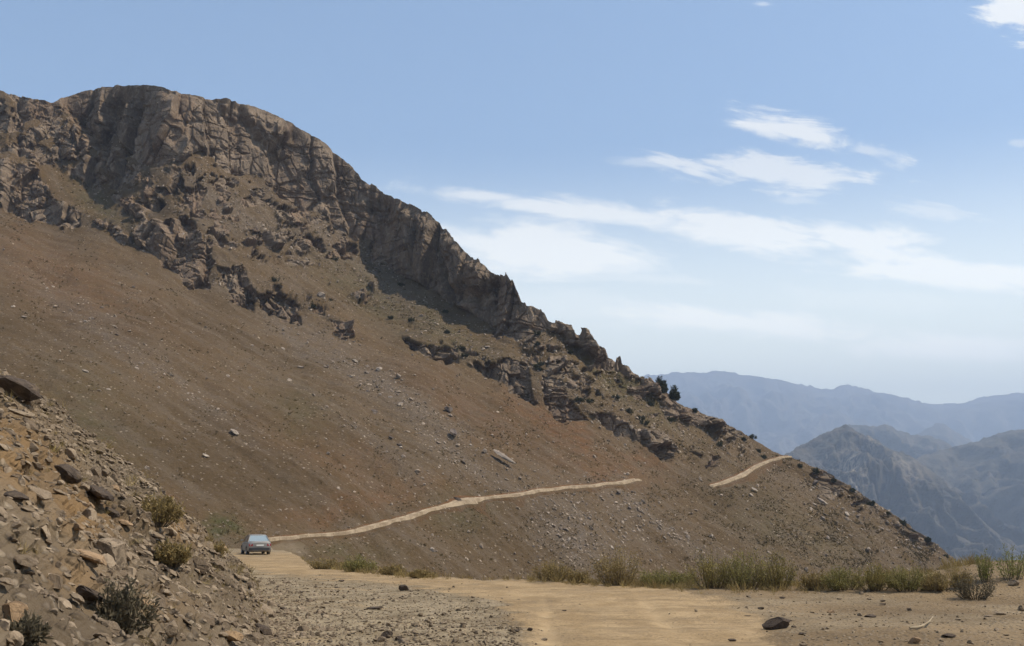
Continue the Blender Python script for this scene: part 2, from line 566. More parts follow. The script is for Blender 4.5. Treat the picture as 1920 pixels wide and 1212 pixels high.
# the fine jags of the crest belong to the top few rows only
_k = np.hanning(61)
_k /= _k.sum()
v_sm = np.convolve(np.pad(v_top, 30, mode='reflect', reflect_type='odd'), _k, 'valid')
v_bot = np.maximum(1105.0, v_sm + 25)
U = np.repeat(uc[:, None], NR, 1)
V = v_bot[:, None] + (v_sm - v_bot)[:, None] * tr[None, :] + (v_top - v_sm)[:, None] * sstep(0.88, 1.0, tr)[None, :]
A, E = ray(U, V)

n2 = np.stack([U / 40, V / 40, U * 0], -1)
du_ = vnoise(n2, 21) * 9 + vnoise(n2 * 3, 22) * 4 + vnoise(n2 * 8, 24) * 2
dv_ = vnoise(n2 + 9, 23) * 9 + vnoise(n2 * 3 + 5, 25) * 4 + vnoise(n2 * 8 + 5, 26) * 2
rock = np.zeros(U.shape)
steep = np.zeros(U.shape)
slabby = np.zeros(U.shape)
pn = fbm(np.stack([U / 22, V / 18, U * 0 + 13], -1), 4, 43)
for i_, (pts, k) in enumerate(CLIFFS):
    if k > 1.05:
        sd = poly_sd(U + du_, V + dv_, pts)
        mk = sstep(-4, 5, sd)
        if 1.05 < k < 1.7:
            mk = mk * (0.25 + 0.75 * sstep(-0.22, 0.06, pn))
    else:
        sd = poly_sd(U + du_ * 2, V + dv_ * 2, pts)
        mk = sstep(-8, 12, sd) * sstep(-0.02, 0.16, pn)
    rock = np.maximum(rock, mk * min(1.0, 0.5 + 0.3 * k))
    steep = np.maximum(steep, mk * k * 1.7)
    if i_ == 0:
        slabby = np.maximum(slabby, mk)
ledge = np.zeros(U.shape)
for pts in ([(58, 314), (120, 316), (200, 374), (262, 424), (244, 446), (160, 398), (96, 366)], [(400, 470), (480, 480), (620, 540), (760, 600), (700, 610), (560, 545), (470, 505)], [(-260, 232), (0, 287), (60, 304), (-10, 300), (-260, 280)],
            [(700, 500), (790, 540), (960, 645), (900, 660), (780, 610), (700, 560)]):
    ledge = np.maximum(ledge, sstep(-8, 8, poly_sd(U + du_, V + dv_, pts)))
rock *= 1 - 0.9 * ledge
steep *= 1 - ledge
# broken ground: small knobs of rock between the bands
zone = np.zeros(U.shape)
for pts, k in [([(-260, 60), (0, 140), (250, 100), (700, 300), (1050, 560), (1270, 740), (1280, 860), (1100, 800), (900, 690), (740, 600), (560, 590),
                 (400, 540), (250, 460), (150, 420), (0, 400), (-260, 380)], 1.0),
               ([(1480, 850), (1620, 900), (1800, 1060), (1740, 1050), (1560, 960)], 0.6),
               ([(1200, 720), (1480, 850), (1440, 870), (1280, 860), (1180, 800)], 0.7)]:
    zone = np.maximum(zone, sstep(-15, 30, poly_sd(U + du_, V + dv_, pts)) * k)
kn = fbm(np.stack([U / 26, V / 20, U * 0 + 3], -1), 4, 41)
knob = sstep(0.2, 0.36, kn) * zone * (1 - ledge)
rock = np.maximum(rock, knob * 0.75)
steep = np.maximum(steep, knob * 0.9)



def blur(a, n, axis):
    k_ = np.hanning(2 * n + 3)[1:-1]
    k_ /= k_.sum()
    w_ = [(0, 0), (0, 0)]
    w_[axis] = (n, n)
    p_ = np.pad(a, w_, mode='edge')
    out = np.zeros_like(a)
    for i in range(2 * n + 1):
        out += k_[i] * (p_[i:i + a.shape[0]] if axis == 0 else p_[:, i:i + a.shape[1]])
    return out


steep_s = blur(blur(steep, 9, 0), 5, 1)
slope = 0.34 + 0.03 * vnoise(np.stack([U / 260, V / 200, U * 0], -1), 31)
slope = np.maximum(slope, E + 0.19 + 0.10 * np.clip(zone, 0, 1)) + steep_s
slope = slope - 0.16 * sstep(0.3, 0.8, zone) * (1 - sstep(0, 0.6, steep)) * 0.0
near_top = sstep(0.93, 1.0, np.repeat(tr[None, :], NC, 0)) * (1 - sstep(0.2, 1.2, steep))
slope = np.maximum(slope * (1 - 0.55 * near_top), E + 0.07)
dE = np.diff(E, axis=1)
lg = np.zeros(U.shape)
lg[:, 1:] = np.cumsum(dE / np.maximum(0.5 * (slope[:, 1:] + slope[:, :-1]) - 0.5 * (E[:, 1:] + E[:, :-1]), 0.05), axis=1)
# neighbouring columns share one hillside: even out the depth sideways
ker = np.hanning(47)
ker /= ker.sum()
pad = np.pad(lg, ((23, 23), (0, 0)), mode='edge')
lgs = np.zeros_like(lg)
for k in range(47):
    lgs += ker[k] * pad[k:k + NC]


def blur_odd(a, n, axis):
    """smoothing that keeps a straight ramp straight up to its ends"""
    a = np.moveaxis(a, axis, 0)
    lo = 2 * a[:1] - a[n:0:-1]
    hi = 2 * a[-1:] - a[-2:-n - 2:-1]
    p_ = np.concatenate([lo, a, hi], 0)
    k_ = np.hanning(2 * n + 3)[1:-1]
    k_ /= k_.sum()
    out = np.zeros_like(a)
    for i in range(2 * n + 1):
        out += k_[i] * p_[i:i + a.shape[0]]
    return np.moveaxis(out, 0, axis)


low = blur_odd(lgs, 75, 1)
det = lgs - low
wd = np.clip(blur(blur(rock, 16, 0), 10, 1) * 1.5, 0, 1)
lg = blur_odd(low, 120, 0) + det * wd + blur_odd(blur_odd(det, 70, 0), 10, 1) * (1 - wd)
lg -= lg[:, :1]
Y = smooth_curve(BASE_Y, uc)[:, None] * np.exp(lg)
P = np.stack([A * Y, Y, E * Y], -1).astype(np.float32)
P0 = P.copy()                                     # smooth hillside, used to place things on it
N = grid_normals(P)
N[N[..., 2] < 0] *= -1
flip = N[..., 1] > 0.3
print('mountain base', round(time.time() - T0, 1), 'y range', Y.min(), Y.max())

flat_p = P.reshape(-1, 3)
fall = np.array([0.79, -0.61])
perp = np.array([0.61, 0.79])
sc_c = flat_p[:, :2] @ perp
sc_a = flat_p[:, :2] @ fall
disp = np.zeros(len(flat_p), np.float32)
rk = rock.reshape(-1)
soilm = 1 - np.clip(rk * 1.3, 0, 1)
gul = fbm(np.stack([sc_c / 9, sc_a / 70, flat_p[:, 2] * 0], 1), 4, 51)
disp += soilm * (gul * 1.4 + fbm(flat_p / 18.0, 4, 52) * 1.0 + fbm(flat_p / 3.0, 4, 53, 0.6) * 0.45)
# rock: facets at several scales
idx = np.where(rk > 0.03)[0]
qb = flat_p[idx]
qb = qb + np.stack([fbm(qb / 14 + 3, 3, 61), fbm(qb / 14 + 7, 3, 62), fbm(qb / 14 + 11, 3, 63)], 1) * 1.6
dr = np.zeros(len(idx), np.float32)
sl = slabby.reshape(-1)[idx]
for size, zs, amp, tilt, crack, soft in ((24.0, 0.36, 1.8, 0.28, 2.2, 1.0), (10.0, 0.28, 1.2, 0.38, 1.5, 0.85), (4.2, 0.5, 0.75, 0.5, 0.7, 0.6), (1.9, 0.7, 0.36, 0.5, 0.25, 0.5)):
    f1, f2, off, hs = voronoi(qb / size * np.array([1, 1, zs]), int(size * 10))
    gd = (hs[:, 1:4] - 0.5) * 2 * np.array([1, 1, 0.35])
    if size > 6:
        gd[:, 0] = 0.75 + 0.45 * gd[:, 0]
    k_ = 1 - sl * (1 - soft)
    edge_ = sstep(0.0, 0.10 if size > 3 else 0.07, f2 - f1)
    dr += k_ * edge_ * (amp * (hs[:, 0] - 0.5) * 2 + tilt * size * (off * gd).sum(1) * 0.8)
    dr -= crack * (1 - sstep(0.0, 0.12, f2 - f1)) * (0.4 + 0.6 * k_)
st = steep.reshape(-1)[idx]
# bedding: thin recessed courses, gently tilted
bedz = qb[:, 2] + 0.18 * qb[:, 0] + fbm(qb / 9.0, 2, 71) * 1.2
bed = vnoise(np.stack([qb[:, 0] / 16, qb[:, 1] / 16, bedz / 2.6], 1), 72)
dr -= 0.8 * sstep(0.30, 0.5, bed) + 0.5 * sstep(0.16, 0.05, np.abs(bed))
dr += fbm(qb / 5.0, 5, 66) * 0.5
disp[idx] += dr * np.clip(rk[idx] * 1.1, 0, 1) * (0.5 + 0.5 * np.clip(st / 1.5, 0, 1)) + 0.5 * rk[idx]
ROAD_LINES = [[(470, 1018), (510, 1013), (560, 1008), (620, 1004), (665, 997), (720, 981), (790, 962), (840, 948), (868, 938), (900, 935), (960, 930), (1010, 921), (1060, 915), (1120, 910), (1165, 905), (1195, 897), (1228, 894)],
              [(1322, 914), (1345, 908), (1375, 897), (1410, 878), (1440, 865), (1462, 858), (1480, 855)]]
droad = np.full(U.shape, 1e3)
for ln in ROAD_LINES:
    for (x0, y0), (x1, y1) in zip(ln[:-1], ln[1:]):
        tq = np.clip(((U - x0) * (x1 - x0) + (V - y0) * (y1 - y0)) / ((x1 - x0) ** 2 + (y1 - y0) ** 2), 0, 1)
        droad = np.minimum(droad, np.hypot(U - x0 - tq * (x1 - x0), V - y0 - tq * (y1 - y0)))
disp *= 1 - 0.92 * sstep(26, 8, droad).reshape(-1)
edge_keep = 1 - 0.65 * sstep(0.965, 1.0, np.repeat(tr[None, :], NC, 0)).reshape(-1)
disp *= edge_keep
nb = np.stack([blur(blur(N[..., i], 26, 0), 14, 1) for i in range(3)], -1).reshape(-1, 3)
wr_ = np.clip(rk * 1.6, 0, 1)[:, None]
dirn = N.reshape(-1, 3) * (1 - wr_) + (0.6 * nb + 0.4 * np.array([0.30, -0.9, 0.2])) * wr_
dirn[:, 2] *= 1 - 0.75 * np.clip(steep.reshape(-1) / 1.5, 0, 1)
dirn /= np.linalg.norm(dirn, axis=1, keepdims=True)
P = (flat_p + dirn * disp[:, None]).reshape(NC, NR, 3)
print('mountain displaced', round(time.time() - T0, 1))

# colour patches of the hillside
def blobs(u, v, lst):
    m = np.zeros(u.shape)
    for (x, y, a, b_, ang, k) in lst:
        c, s = math.cos(R(ang)), math.sin(R(ang))
        du, dv = u - x, v - y
        m = np.maximum(m, k * np.exp(-(((du * c + dv * s) / a) ** 2 + ((-du * s + dv * c) / b_) ** 2)))
    return m


UU, VV = U + du_ * 1.5, V + dv_ * 1.5
red = blobs(UU, VV, [(700, 935, 140, 22, -12, 0.5), (800, 925, 80, 22, -12, 0.45), (320, 955, 60, 25, 30, 0.9), (1050, 800, 140, 28, 32, 0.7), (1130, 880, 110, 18, 10, 0.55), (600, 850, 160, 40, 25, 0.35),
                     (120, 520, 200, 60, 28, 0.4), (900, 780, 200, 40, 30, 0.35), (620, 960, 120, 18, -8, 0.45), (1200, 860, 60, 14, 10, 0.5)])
green = blobs(UU, VV, [(415, 985, 50, 18, 15, 1.3), (700, 545, 120, 45, 35, 0.7), (180, 380, 70, 22, 35, 0.6), (1170, 720, 130, 30, 35, 0.7), (560, 780, 70, 50, 30, 0.45), (860, 960, 60, 40, 30, 0.5),
                       (1500, 1000, 160, 60, 30, 0.35), (150, 800, 100, 90, 40, 0.5), (820, 610, 120, 40, 30, 0.6), (640, 1040, 90, 20, 5, 0.5)])
scree = blobs(UU, VV, [(1080, 1000, 90, 50, 40, 0.9), (760, 760, 260, 28, 38, 0.75), (640, 470, 200, 30, 38, 0.7), (450, 400, 150, 30, 30, 0.7), (300, 690, 220, 12, 38, 0.55), (860, 840, 160, 22, 38, 0.6),
                       (1240, 990, 150, 14, 36, 0.6), (560, 640, 140, 14, 38, 0.6), (170, 610, 110, 9, 38, 0.6), (700, 850, 200, 14, 38, 0.4), (1350, 800, 90, 20, 28, 0.4), (1180, 950, 60, 30, 50, 0.5)])

# back of the mountain
back_rows = [(8, 2), (25, 10), (60, 32), (150, 95), (500, 380)]
top = P[:, -1]
extra = []
for dy, dz in back_rows:
    e_ = top.copy()
    jit = vnoise(np.stack([uc / 30, uc * 0 + dy, uc * 0], 1), 77) * dy * 0.12
    e_[:, 1] += dy
    e_[:, 0] += dy * 0.12 + jit
    e_[:, 2] -= dz + jit * 0.5
    extra.append(e_[:, None])
PM = np.concatenate([P] + extra, 1)
# and the foot, carried down below the valley bottom
feet = []
for dy, dx, dz in ((230, 190, 175), (130, 110, 95), (60, 50, 42), (16, 12, 10)):
    foot = P[:, :1].copy()
    k_ = sstep(420, 800, uc)[:, None]
    foot[..., 1] -= dy * (0.15 + 0.85 * k_)
    foot[..., 0] += dx * (0.1 + 0.9 * k_)
    foot[..., 2] -= dz
    feet.append(foot)
PM = np.concatenate(feet + [PM], 1)
NRM = PM.shape[1]
NF = len(feet)


def ext(a):
    return np.concatenate([np.repeat(a[:, :1], NF, 1), a, np.repeat(a[:, -1:], len(back_rows), 1)], 1)


mf = grid_faces(NC, NRM)
rext = ext(rock)
fm = rext.reshape(-1)[mf].mean(1)
me = mesh_arrays('mountain', PM.reshape(-1, 3), mf, [M_MOUNT], {'rock': rext, 'red': ext(red), 'green': ext(green), 'scree': ext(scree)}, smooth=fm < 0.3)
mountain = link('mountain', me)
tag(mountain, 'brown mountainside with broken rock cliffs falling to the right', None, None, 'structure')
print('mountain mesh', round(time.time() - T0, 1))


def on_mountain(u, v, surf=None):
    S = P if surf is None else surf
    c = int(np.clip(round((u - uc[0]) / (uc[1] - uc[0])), 0, NC - 1))
    r = (v - v_bot[c]) / (v_sm[c] - v_bot[c])
    k = int(np.clip(round(r * (NR - 1)), 0, NR - 1))
    return S[c, k].astype(float)


# ------------------------------------------------------------------ the road cut along the mountainside
def mountain_road(name, pts, widths, label, bury_end, bury_start=False):
    pts = np.asarray(pts, float)
    seg = np.concatenate([[0], np.cumsum(np.hypot(*np.diff(pts, axis=0).T))])
    s = np.linspace(0, seg[-1], int(seg[-1] / 3))
    u = smooth_curve(np.stack([seg, pts[:, 0]], 1), s)
    v = smooth_curve(np.stack([seg, pts[:, 1]], 1), s)
    w = 0.78 * np.interp(s, seg, widths) * (1 + 0.25 * vnoise(np.stack([s / 14, s * 0 + 7, s * 0], 1), 94))
    v = v + vnoise(np.stack([s / 25, s * 0, s * 0], 1), 91) * 1.2
    cen = np.array([on_mountain(a, b, P0) for a, b in zip(u, v)])
    nn = np.array([on_mountain(a, b, N) for a, b in zip(u, v)])
    for _ in range(10):
        cen[1:-1] = 0.25 * cen[:-2] + 0.5 * cen[1:-1] + 0.25 * cen[2:]
        nn[1:-1] = 0.25 * nn[:-2] + 0.5 * nn[1:-1] + 0.25 * nn[2:]
    # outward (downhill) horizontal direction, square to the road
    d = np.gradient(cen, axis=0)
    d /= np.linalg.norm(d, axis=1, keepdims=True)
    o = np.stack([d[:, 1], -d[:, 0], d[:, 0] * 0], 1)
    o /= np.linalg.norm(o, axis=1, keepdims=True)
    m = len(s)
    sink = np.zeros(m)
    if bury_end:
        sink += sstep(0.94, 1.0, s / s[-1])
    if bury_start:
        sink += 1 - sstep(0.0, 0.06, s / s[-1])
    j1 = vnoise(np.stack([s / 6, s * 0, s * 0], 1), 92) * 0.12 * w
    j2 = vnoise(np.stack([s / 9, s * 0 + 4, s * 0], 1), 93) * 0.18 * w
    up = np.array([0, 0, 1.0])
    prof = []
    gs = np.clip(-(nn * o).sum(1) / np.maximum(nn[:, 2], 0.3), 0.35, 1.0)
    gs = np.convolve(np.pad(gs, 6, mode='edge'), np.ones(13) / 13, 'valid')[:m]                # how fast the hillside falls outward
    for fo, fz, follow in ((-0.5, 0.35, 1), (-0.1, 0.3, 0.6), (0.15, 0.2, 0), (0.75, 0.22, 0), (1.0, 0.27, 0), (1.08, 0.18, 0.15), (1.25, 0.05, 0.6), (1.6, -0.1, 1.0), (2.4, -1.2, 1.0)):
        out = w * fo + (j1 if fo < .5 else j2)
        q = cen + o * out[:, None] + up * (fz - gs * out * follow - 0.03 * out - sink * 2.5 + 0.1 * j1)[:, None]
        prof.append(q)
    Q = np.stack(prof, 1)
    mk = np.repeat(np.array([[0, 0.5, 1, 1, 1, 1, 0.8, 0.1, 0]]), m, 0)
    me = mesh_arrays(name, Q.reshape(-1, 3), grid_faces(m, 9), [M_TRACK, M_MOUNT], {
        'road': mk, 'gravel': mk * 0, 'rut': mk * 0.3 * 0, 'rock': mk * 0, 'red': np.repeat(np.array([[1, .6, 0, 0, 0, 0, 0, .3, .3]]), m, 0), 'green': mk * 0, 'scree': mk * 0},
        midx=np.tile(np.array([1, 0, 0, 0, 0, 0, 1, 1]), m - 1))
    ob = link(name, me)
    tag(ob, label, None, None, 'structure')
    return Q


Q1 = mountain_road('road', ROAD_LINES[0], [0.55, 0.55, 0.5, 0.55, 0.75, 0.75, 0.8, 0.95, 2.4, 0.85, 0.9, 1.1, 1.0, 1.05, 1.4, 1.0, 0.5],
                   'pale dirt road climbing across the mountainside behind the car', True)
Q2 = mountain_road('road', ROAD_LINES[1], [0.8, 1.2, 1.3, 1.25, 1.1, 1.0, 1.0],
                   'short upper stretch of dirt road vanishing over the shoulder', False, True)
print('roads', round(time.time() - T0, 1))

# =================================================================== FOREGROUND GROUND
EDGE_Y = [(-600, 120), (300, 118), (430, 112), (540, 100), (566, 80), (590, 58), (640, 49.5), (700, 45), (800, 41), (1000, 38), (1300, 33), (1500, 31.5), (1780, 31.5), (1850, 35), (2000, 37), (2600, 40)]
ROAD_PX = [(955, 1300), (975, 1200), (985, 1165), (940, 1128), (810, 1106), (640, 1088), (520, 1078), (430, 1062), (405, 1050), (440, 1040), (505, 1034), (572, 1036), (600, 1058), (700, 1073), (800, 1081),
           (950, 1088), (1150, 1092), (1250, 1100), (1330, 1120), (1420, 1160), (1470, 1220), (1520, 1300)]


def ground_plain(x, y):
    u = 960 + F * x / np.maximum(y, 1)
    z = -1.62 - 0.018 * y
    ye = smooth_curve(EDGE_Y, np.clip(u, -600, 2600)) + vnoise(np.stack([u / 35, u * 0, u * 0], -1), 3) * 0.8
    over = np.maximum(0, y - ye)
    z = z - 0.55 * over * sstep(0, 3.0, over) - 0.02 * over
    z = z + 0.78 * np.exp(-(((x - 14.6) / 4.0) ** 2 + ((y - 31.5) / 3.4) ** 2))
    z = z + 0.10 * np.exp(-(((x - 9) / 5) ** 2 + ((y - 31.5) / 1.2) ** 2))
    return z


def ground_masks(x, y):
    z = ground_plain(x, y)
    u, v = project(np.stack([x, y, z], -1))
    q = np.stack([x, y, x * 0], -1)
    wob = fbm(q / 2.6, 4, 101)
    sd = poly_sd(u + wob * 60, (v + wob * 8) * 3, [(a_, b_ * 3) for a_, b_ in ROAD_PX])
    sdv = sd
    road = sstep(-32, 40, sdv + 34 * fbm(q / 0.9, 4, 103)) * sstep(100, 92, y)
    gravel = sstep(1010, 930, u + wob * 60) * (1 - road)
    gravel = np.maximum(gravel, 0.45 * sstep(0.05, 0.3, fbm(q / 4, 3, 105)) * (1 - road))
    c1 = 1030 + (v - 1212) * 0.10 + vnoise(np.stack([v / 25, v * 0, v * 0], -1), 8) * 5
    c2 = 1290 + (v - 1212) * 0.95 + vnoise(np.stack([v / 25, v * 0 + 3, v * 0], -1), 9) * 6
    wv = 20 * np.clip((v - 1085) / 100, 0.2, 1.5)
    rut = np.exp(-((u - c1) / wv) ** 2) * sstep(1105, 1150, v) + np.exp(-((u - c2) / (wv * 1.5)) ** 2) * sstep(1105, 1150, v)
    rut = rut * np.clip(0.55 + 0.9 * fbm(q / 1.2, 4, 131), 0.05, 1)
    return road, gravel, np.clip(rut, 0, 1)


def ground_z(x, y, detail=True):
    x = np.asarray(x, float)
    y = np.asarray(y, float)
    z = ground_plain(x, y)
    if detail:
        road, gravel, rut = ground_masks(x, y)
        q = np.stack([x, y, x * 0], -1)
        z = z + fbm(q / 3.0, 4, 111) * 0.10 * (1 - 0.55 * road) + fbm(q / 0.5, 3, 113) * 0.035 * (1 - 0.45 * road) - 0.05 * rut
        z = z + 0.03 * np.abs(vnoise(q / 1.1, 118)) * (1 - road)
    return z


gu = np.linspace(-700, 2600, 1000)
gy = np.concatenate([np.exp(np.linspace(math.log(3.0), math.log(130.0), 640)), np.linspace(134, 460, 50)])
GX = ((gu - 960) / F)[:, None] * gy[None, :]
GY = np.repeat(gy[None, :], len(gu), 0)
GZ = ground_z(GX, GY)
groad, ggrav, grut = ground_masks(GX, GY)
GP = np.stack([GX, GY, GZ], -1)
gf = grid_faces(len(gu), len(gy))
gat = {'road': groad, 'gravel': ggrav, 'rut': grut}
ground = link('ground', mesh_arrays('ground', GP.reshape(-1, 3), gf, [M_GROUND], gat, smooth=True))
tag(ground, 'dry stony ground in front of the mountain', None, None, 'structure')
# the worn road is a sheet of its own just above it
gm = (groad.reshape(-1)[gf] > 0.03).all(1) & (GY.reshape(-1)[gf] < 99).all(1)
rp = GP.copy()
rp[..., 2] += 0.005
used, inv = np.unique(gf[gm], return_inverse=True)
rd = mesh_arrays('dirt_road', rp.reshape(-1, 3)[used], inv.reshape(-1, 4), [M_GROUND], {k: a.reshape(-1)[used] for k, a in gat.items()}, smooth=True)
road_o = link('dirt_road', rd)
tag(road_o, 'wide pale dirt road curving left to the car', None, None, 'structure')
# the land below and behind everything, out to the horizon
big = 18000.0
n_ = 60
xs = np.linspace(-big, big, n_)
bx, by = np.meshgrid(xs, xs, indexing='ij')
bz = -230 - 25 * sstep(500, 3000, np.hypot(bx, by)) + fbm(np.stack([bx / 900, by / 900, bx * 0], -1), 4, 7) * 15
vf = mesh_arrays('valley_floor', np.stack([bx, by, bz], -1).reshape(-1, 3), grid_faces(n_, n_), [M_HILL], {'rock': bx * 0}, smooth=True)
tag(link('valley_floor', vf), 'valley floor beyond the road', None, None, 'structure')
print('ground', round(time.time() - T0, 1))

# =================================================================== DEBRIS BANK ON THE LEFT
CREST = np.array([[-2600, -250, 5.0], [-1100, 250, 9.5], [-420, 520, 14.5], [-150, 628, 19.5], [-60, 668, 22], [0, 700, 24], [28, 712, 25], [60, 762, 27], [105, 812, 29], [150, 848, 31.5], [200, 872, 34], [250, 912, 37], [290, 950, 40.5], [330, 992, 44], [365, 1022, 49], [400, 1044, 56], [425, 1054, 64]], float)
TOE = np.array([[60, 2300], [380, 1650], [450, 1330], [500, 1250], [508, 1215], [508, 1185], [505, 1165], [500, 1145], [494, 1126], [488, 1111], [484, 1099], [478, 1090], [470, 1082], [460, 1073], [452, 1066], [440, 1059], [432, 1056]], float)
kk = np.linspace(0, len(CREST) - 1, 400)
base_k = np.arange(len(CREST))
cr = np.stack([smooth_curve(np.stack([base_k, CREST[:, j]], 1), kk) for j in range(3)], 1)
to = np.stack([smooth_curve(np.stack([base_k, TOE[:, j]], 1), kk) for j in range(2)], 1)
CR = np.array([at(u, v, y) for u, v, y in cr])
_, te = ray(to[:, 0], to[:, 1])
ty = -1.62 / (te + 0.018)
TO = np.array([at(u, v, y) for u, v, y in zip(to[:, 0], to[:, 1], ty)])
tt = np.concatenate([np.linspace(-0.18, 1.0, 250), 1 + np.array([0.06, 0.16, 0.4, 0.9])])
BP = np.zeros((len(kk), len(tt), 3))
for j, t in enumerate(tt):
    if t <= 1:
        w = t + 0.10 * math.sin(math.pi * max(t, 0)) * 0.6
        q = TO + (CR - TO) * t
        q[:, 2] += 0.06 * math.sin(math.pi * max(0, t)) * (CR - TO)[:, 2]
        if t < 0:
            q[:, 2] += t * 2.0 * np.minimum(1, (CR - TO)[:, 2])
    else:
        s = t - 1
        back = np.array([-0.5, 0.86, 0.0])
        q = CR + back * s * 9 - np.array([0, 0, 1.0]) * (s ** 1.4) * 8
    BP[:, j] = q
bn = grid_normals(BP)
bn[bn[..., 2] < 0] *= -1
fp = BP.reshape(-1, 3).astype(np.float32)
tcl = np.clip(np.repeat(tt[None, :], len(kk), 0).reshape(-1), 0, 1)
bd = fbm(fp / 2.4, 4, 201) * 0.36 + fbm(fp / 0.6, 4, 202, 0.6) * 0.13
f1, f2, off, hs = voronoi(fp / 0.9, 205)
bd += (hs[:, 0] - 0.4) * 0.22 * sstep(0.0, 0.15, f2 - f1) * (hs[:, 1] > 0.35)
f1, f2, off, hs = voronoi(fp / 0.34, 207)
bd += (hs[:, 0] - 0.4) * 0.11 * sstep(0.0, 0.15, f2 - f1)
bd *= sstep(0, 0.1, tcl) * (1 - 0.5 * sstep(0.95, 1.0, tcl))
shrink = np.clip(np.linalg.norm(CR - TO, axis=1) / 5.0, 0.15, 1)
bd *= np.repeat(shrink[:, None], len(tt), 1).reshape(-1)
BP = (fp + bn.reshape(-1, 3) * bd[:, None]).reshape(BP.shape)
BU, BV = project(BP)
bred = blobs(BU, BV, [(40, 860, 110, 60, 40, 1.0), (150, 960, 80, 40, 35, 0.9), (330, 985, 50, 25, 35, 0.8), (150, 1080, 60, 40, 30, 0.6), (280, 1130, 90, 30, 10, 0.4)])
bank = link('bank', mesh_arrays('bank', BP.reshape(-1, 3), grid_faces(*BP.shape[:2]), [M_BANK], {'red': bred}, smooth=False))
tag(bank, 'steep bank of loose rubble rising on the left', None, None, 'structure')
BFLAT = BP.reshape(-1, 3)
BVIS = np.repeat((tt[None, :] >= 0.02) & (tt[None, :] <= 0.99), len(kk), 0).reshape(-1)
BU_, BV_ = BU.reshape(-1), BV.reshape(-1)
BN_ = bn.reshape(-1, 3)


def on_bank(u, v):
    d = (BU_ - u) ** 2 + (BV_ - v) ** 2 + (~BVIS) * 1e6
    k = np.argmin(d)
    return BFLAT[k].copy(), BN_[k].copy()


def on_ground(u, v):
    """where the sight line meets the foreground ground"""
    a, e = ray(u, v)
    lo, hi = 4.0, 125.0
    ys = np.linspace(lo, hi, 1500)
    z = ground_z(a * ys, ys)
    under = e * ys < z
    if not under.any():
        return on_ground(u, v + 1.5)
    k = np.argmax(under)
    if ys[k] > 1.06 * smooth_curve(EDGE_Y, np.array([u]))[0]:
        return on_ground(u, v + 1.5)
    y = ys[k]
    return np.array([a * y, y, float(z[k])])


print('bank', round(time.time() - T0, 1))


# =================================================================== ROCKS
def make_rock(seed, flat=0.7, cut=9):
    """an angular stone: hull of points on a lumpy ellipsoid cut by planes, its edges slightly broken"""
    rg = np.random.default_rng(seed)
    pts = rg.normal(size=(240, 3))
    pts /= np.linalg.norm(pts, axis=1, keepdims=True)
    pts *= 0.62
    for _ in range(cut):
        n = rg.normal(size=3)
        n /= np.linalg.norm(n)
        lim = rg.uniform(0.26, 0.5)
        d = pts @ n
        over = d > lim
        pts[over] -= np.outer(d[over] - lim, n)
    pts *= np.array([1.0, rg.uniform(0.6, 0.95), flat * rg.uniform(0.75, 1.1)])
    bm = bmesh.new()
    vs = [bm.verts.new(p) for p in pts]
    r = bmesh.ops.convex_hull(bm, input=vs)
    junk = [e for e in set(r['geom_interior'] + r['geom_unused']) if isinstance(e, bmesh.types.BMVert)]
    bmesh.ops.delete(bm, geom=junk, context='VERTS')
    bmesh.ops.remove_doubles(bm, verts=bm.verts, dist=0.03)
    bmesh.ops.triangulate(bm, faces=bm.faces)
    bm.verts.ensure_lookup_table()
    bm.verts.index_update()
    v = np.array([p.co[:] for p in bm.verts])
    f = np.array([[q.index for q in fc.verts] for fc in bm.faces])
    bm.free()
    v = v + rg.normal(size=v.shape) * 0.012
    v -= (v.max(0) + v.min(0)) / 2
    v /= (v.max(0) - v.min(0)).max()
    return v, f


ROCKS = [make_rock(300 + k, flat=(0.75, 0.5, 0.9, 0.6)[k % 4]) for k in range(12)]
SLABS = [make_rock(400 + k, flat=0.42) for k in range(4)]


def rot_to(n):
    n = np.asarray(n, float)
    n /= np.linalg.norm(n)
    a = np.cross(n, [0.3, 0.9, 0.1])
    a /= np.linalg.norm(a)
    return np.stack([a, np.cross(n, a), n], 1)


def scatter_mesh(name, pos, size, norms, mat, shapes, seed, sink=0.25, squash=None):
    rg = np.random.default_rng(seed)
    vs, fs, tone, n0 = [], [], [], 0
    for k in range(len(pos)):
        v, f = shapes[rg.integers(len(shapes))]
        s = size[k] * rg.uniform(0.75, 1.2, 3)
        a = rg.uniform(0, 6.28)
        b_ = rg.normal() * 0.35
        c, s_ = math.cos(a), math.sin(a)
        rm = rot_to(norms[k]) @ np.array([[c, -s_, 0], [s_, c, 0], [0, 0, 1]]) @ np.array([[1, 0, 0], [0, math.cos(b_), -math.sin(b_)], [0, math.sin(b_), math.cos(b_)]])
        w = (v * s) @ rm.T + pos[k] + np.asarray(norms[k]) * size[k] * (0.3 - sink)
        vs.append(w)
        fs.append(f + n0)
        tone.append(np.full(len(v), rg.random()))
        n0 += len(v)
    return mesh_arrays(name, np.concatenate(vs), np.concatenate(fs), [mat], {'tone': np.concatenate(tone)})


ROCK_MESHES = {}


def rock_mesh(kind, mat, k):
    key = (kind, mat.name, k)
    if key not in ROCK_MESHES:
        v, f = (ROCKS if kind == 'r' else SLABS)[k]
        ROCK_MESHES[key] = mesh_arrays('rock_shape', v, f, [mat], {'tone': np.zeros(len(v))})
    return ROCK_MESHES[key]


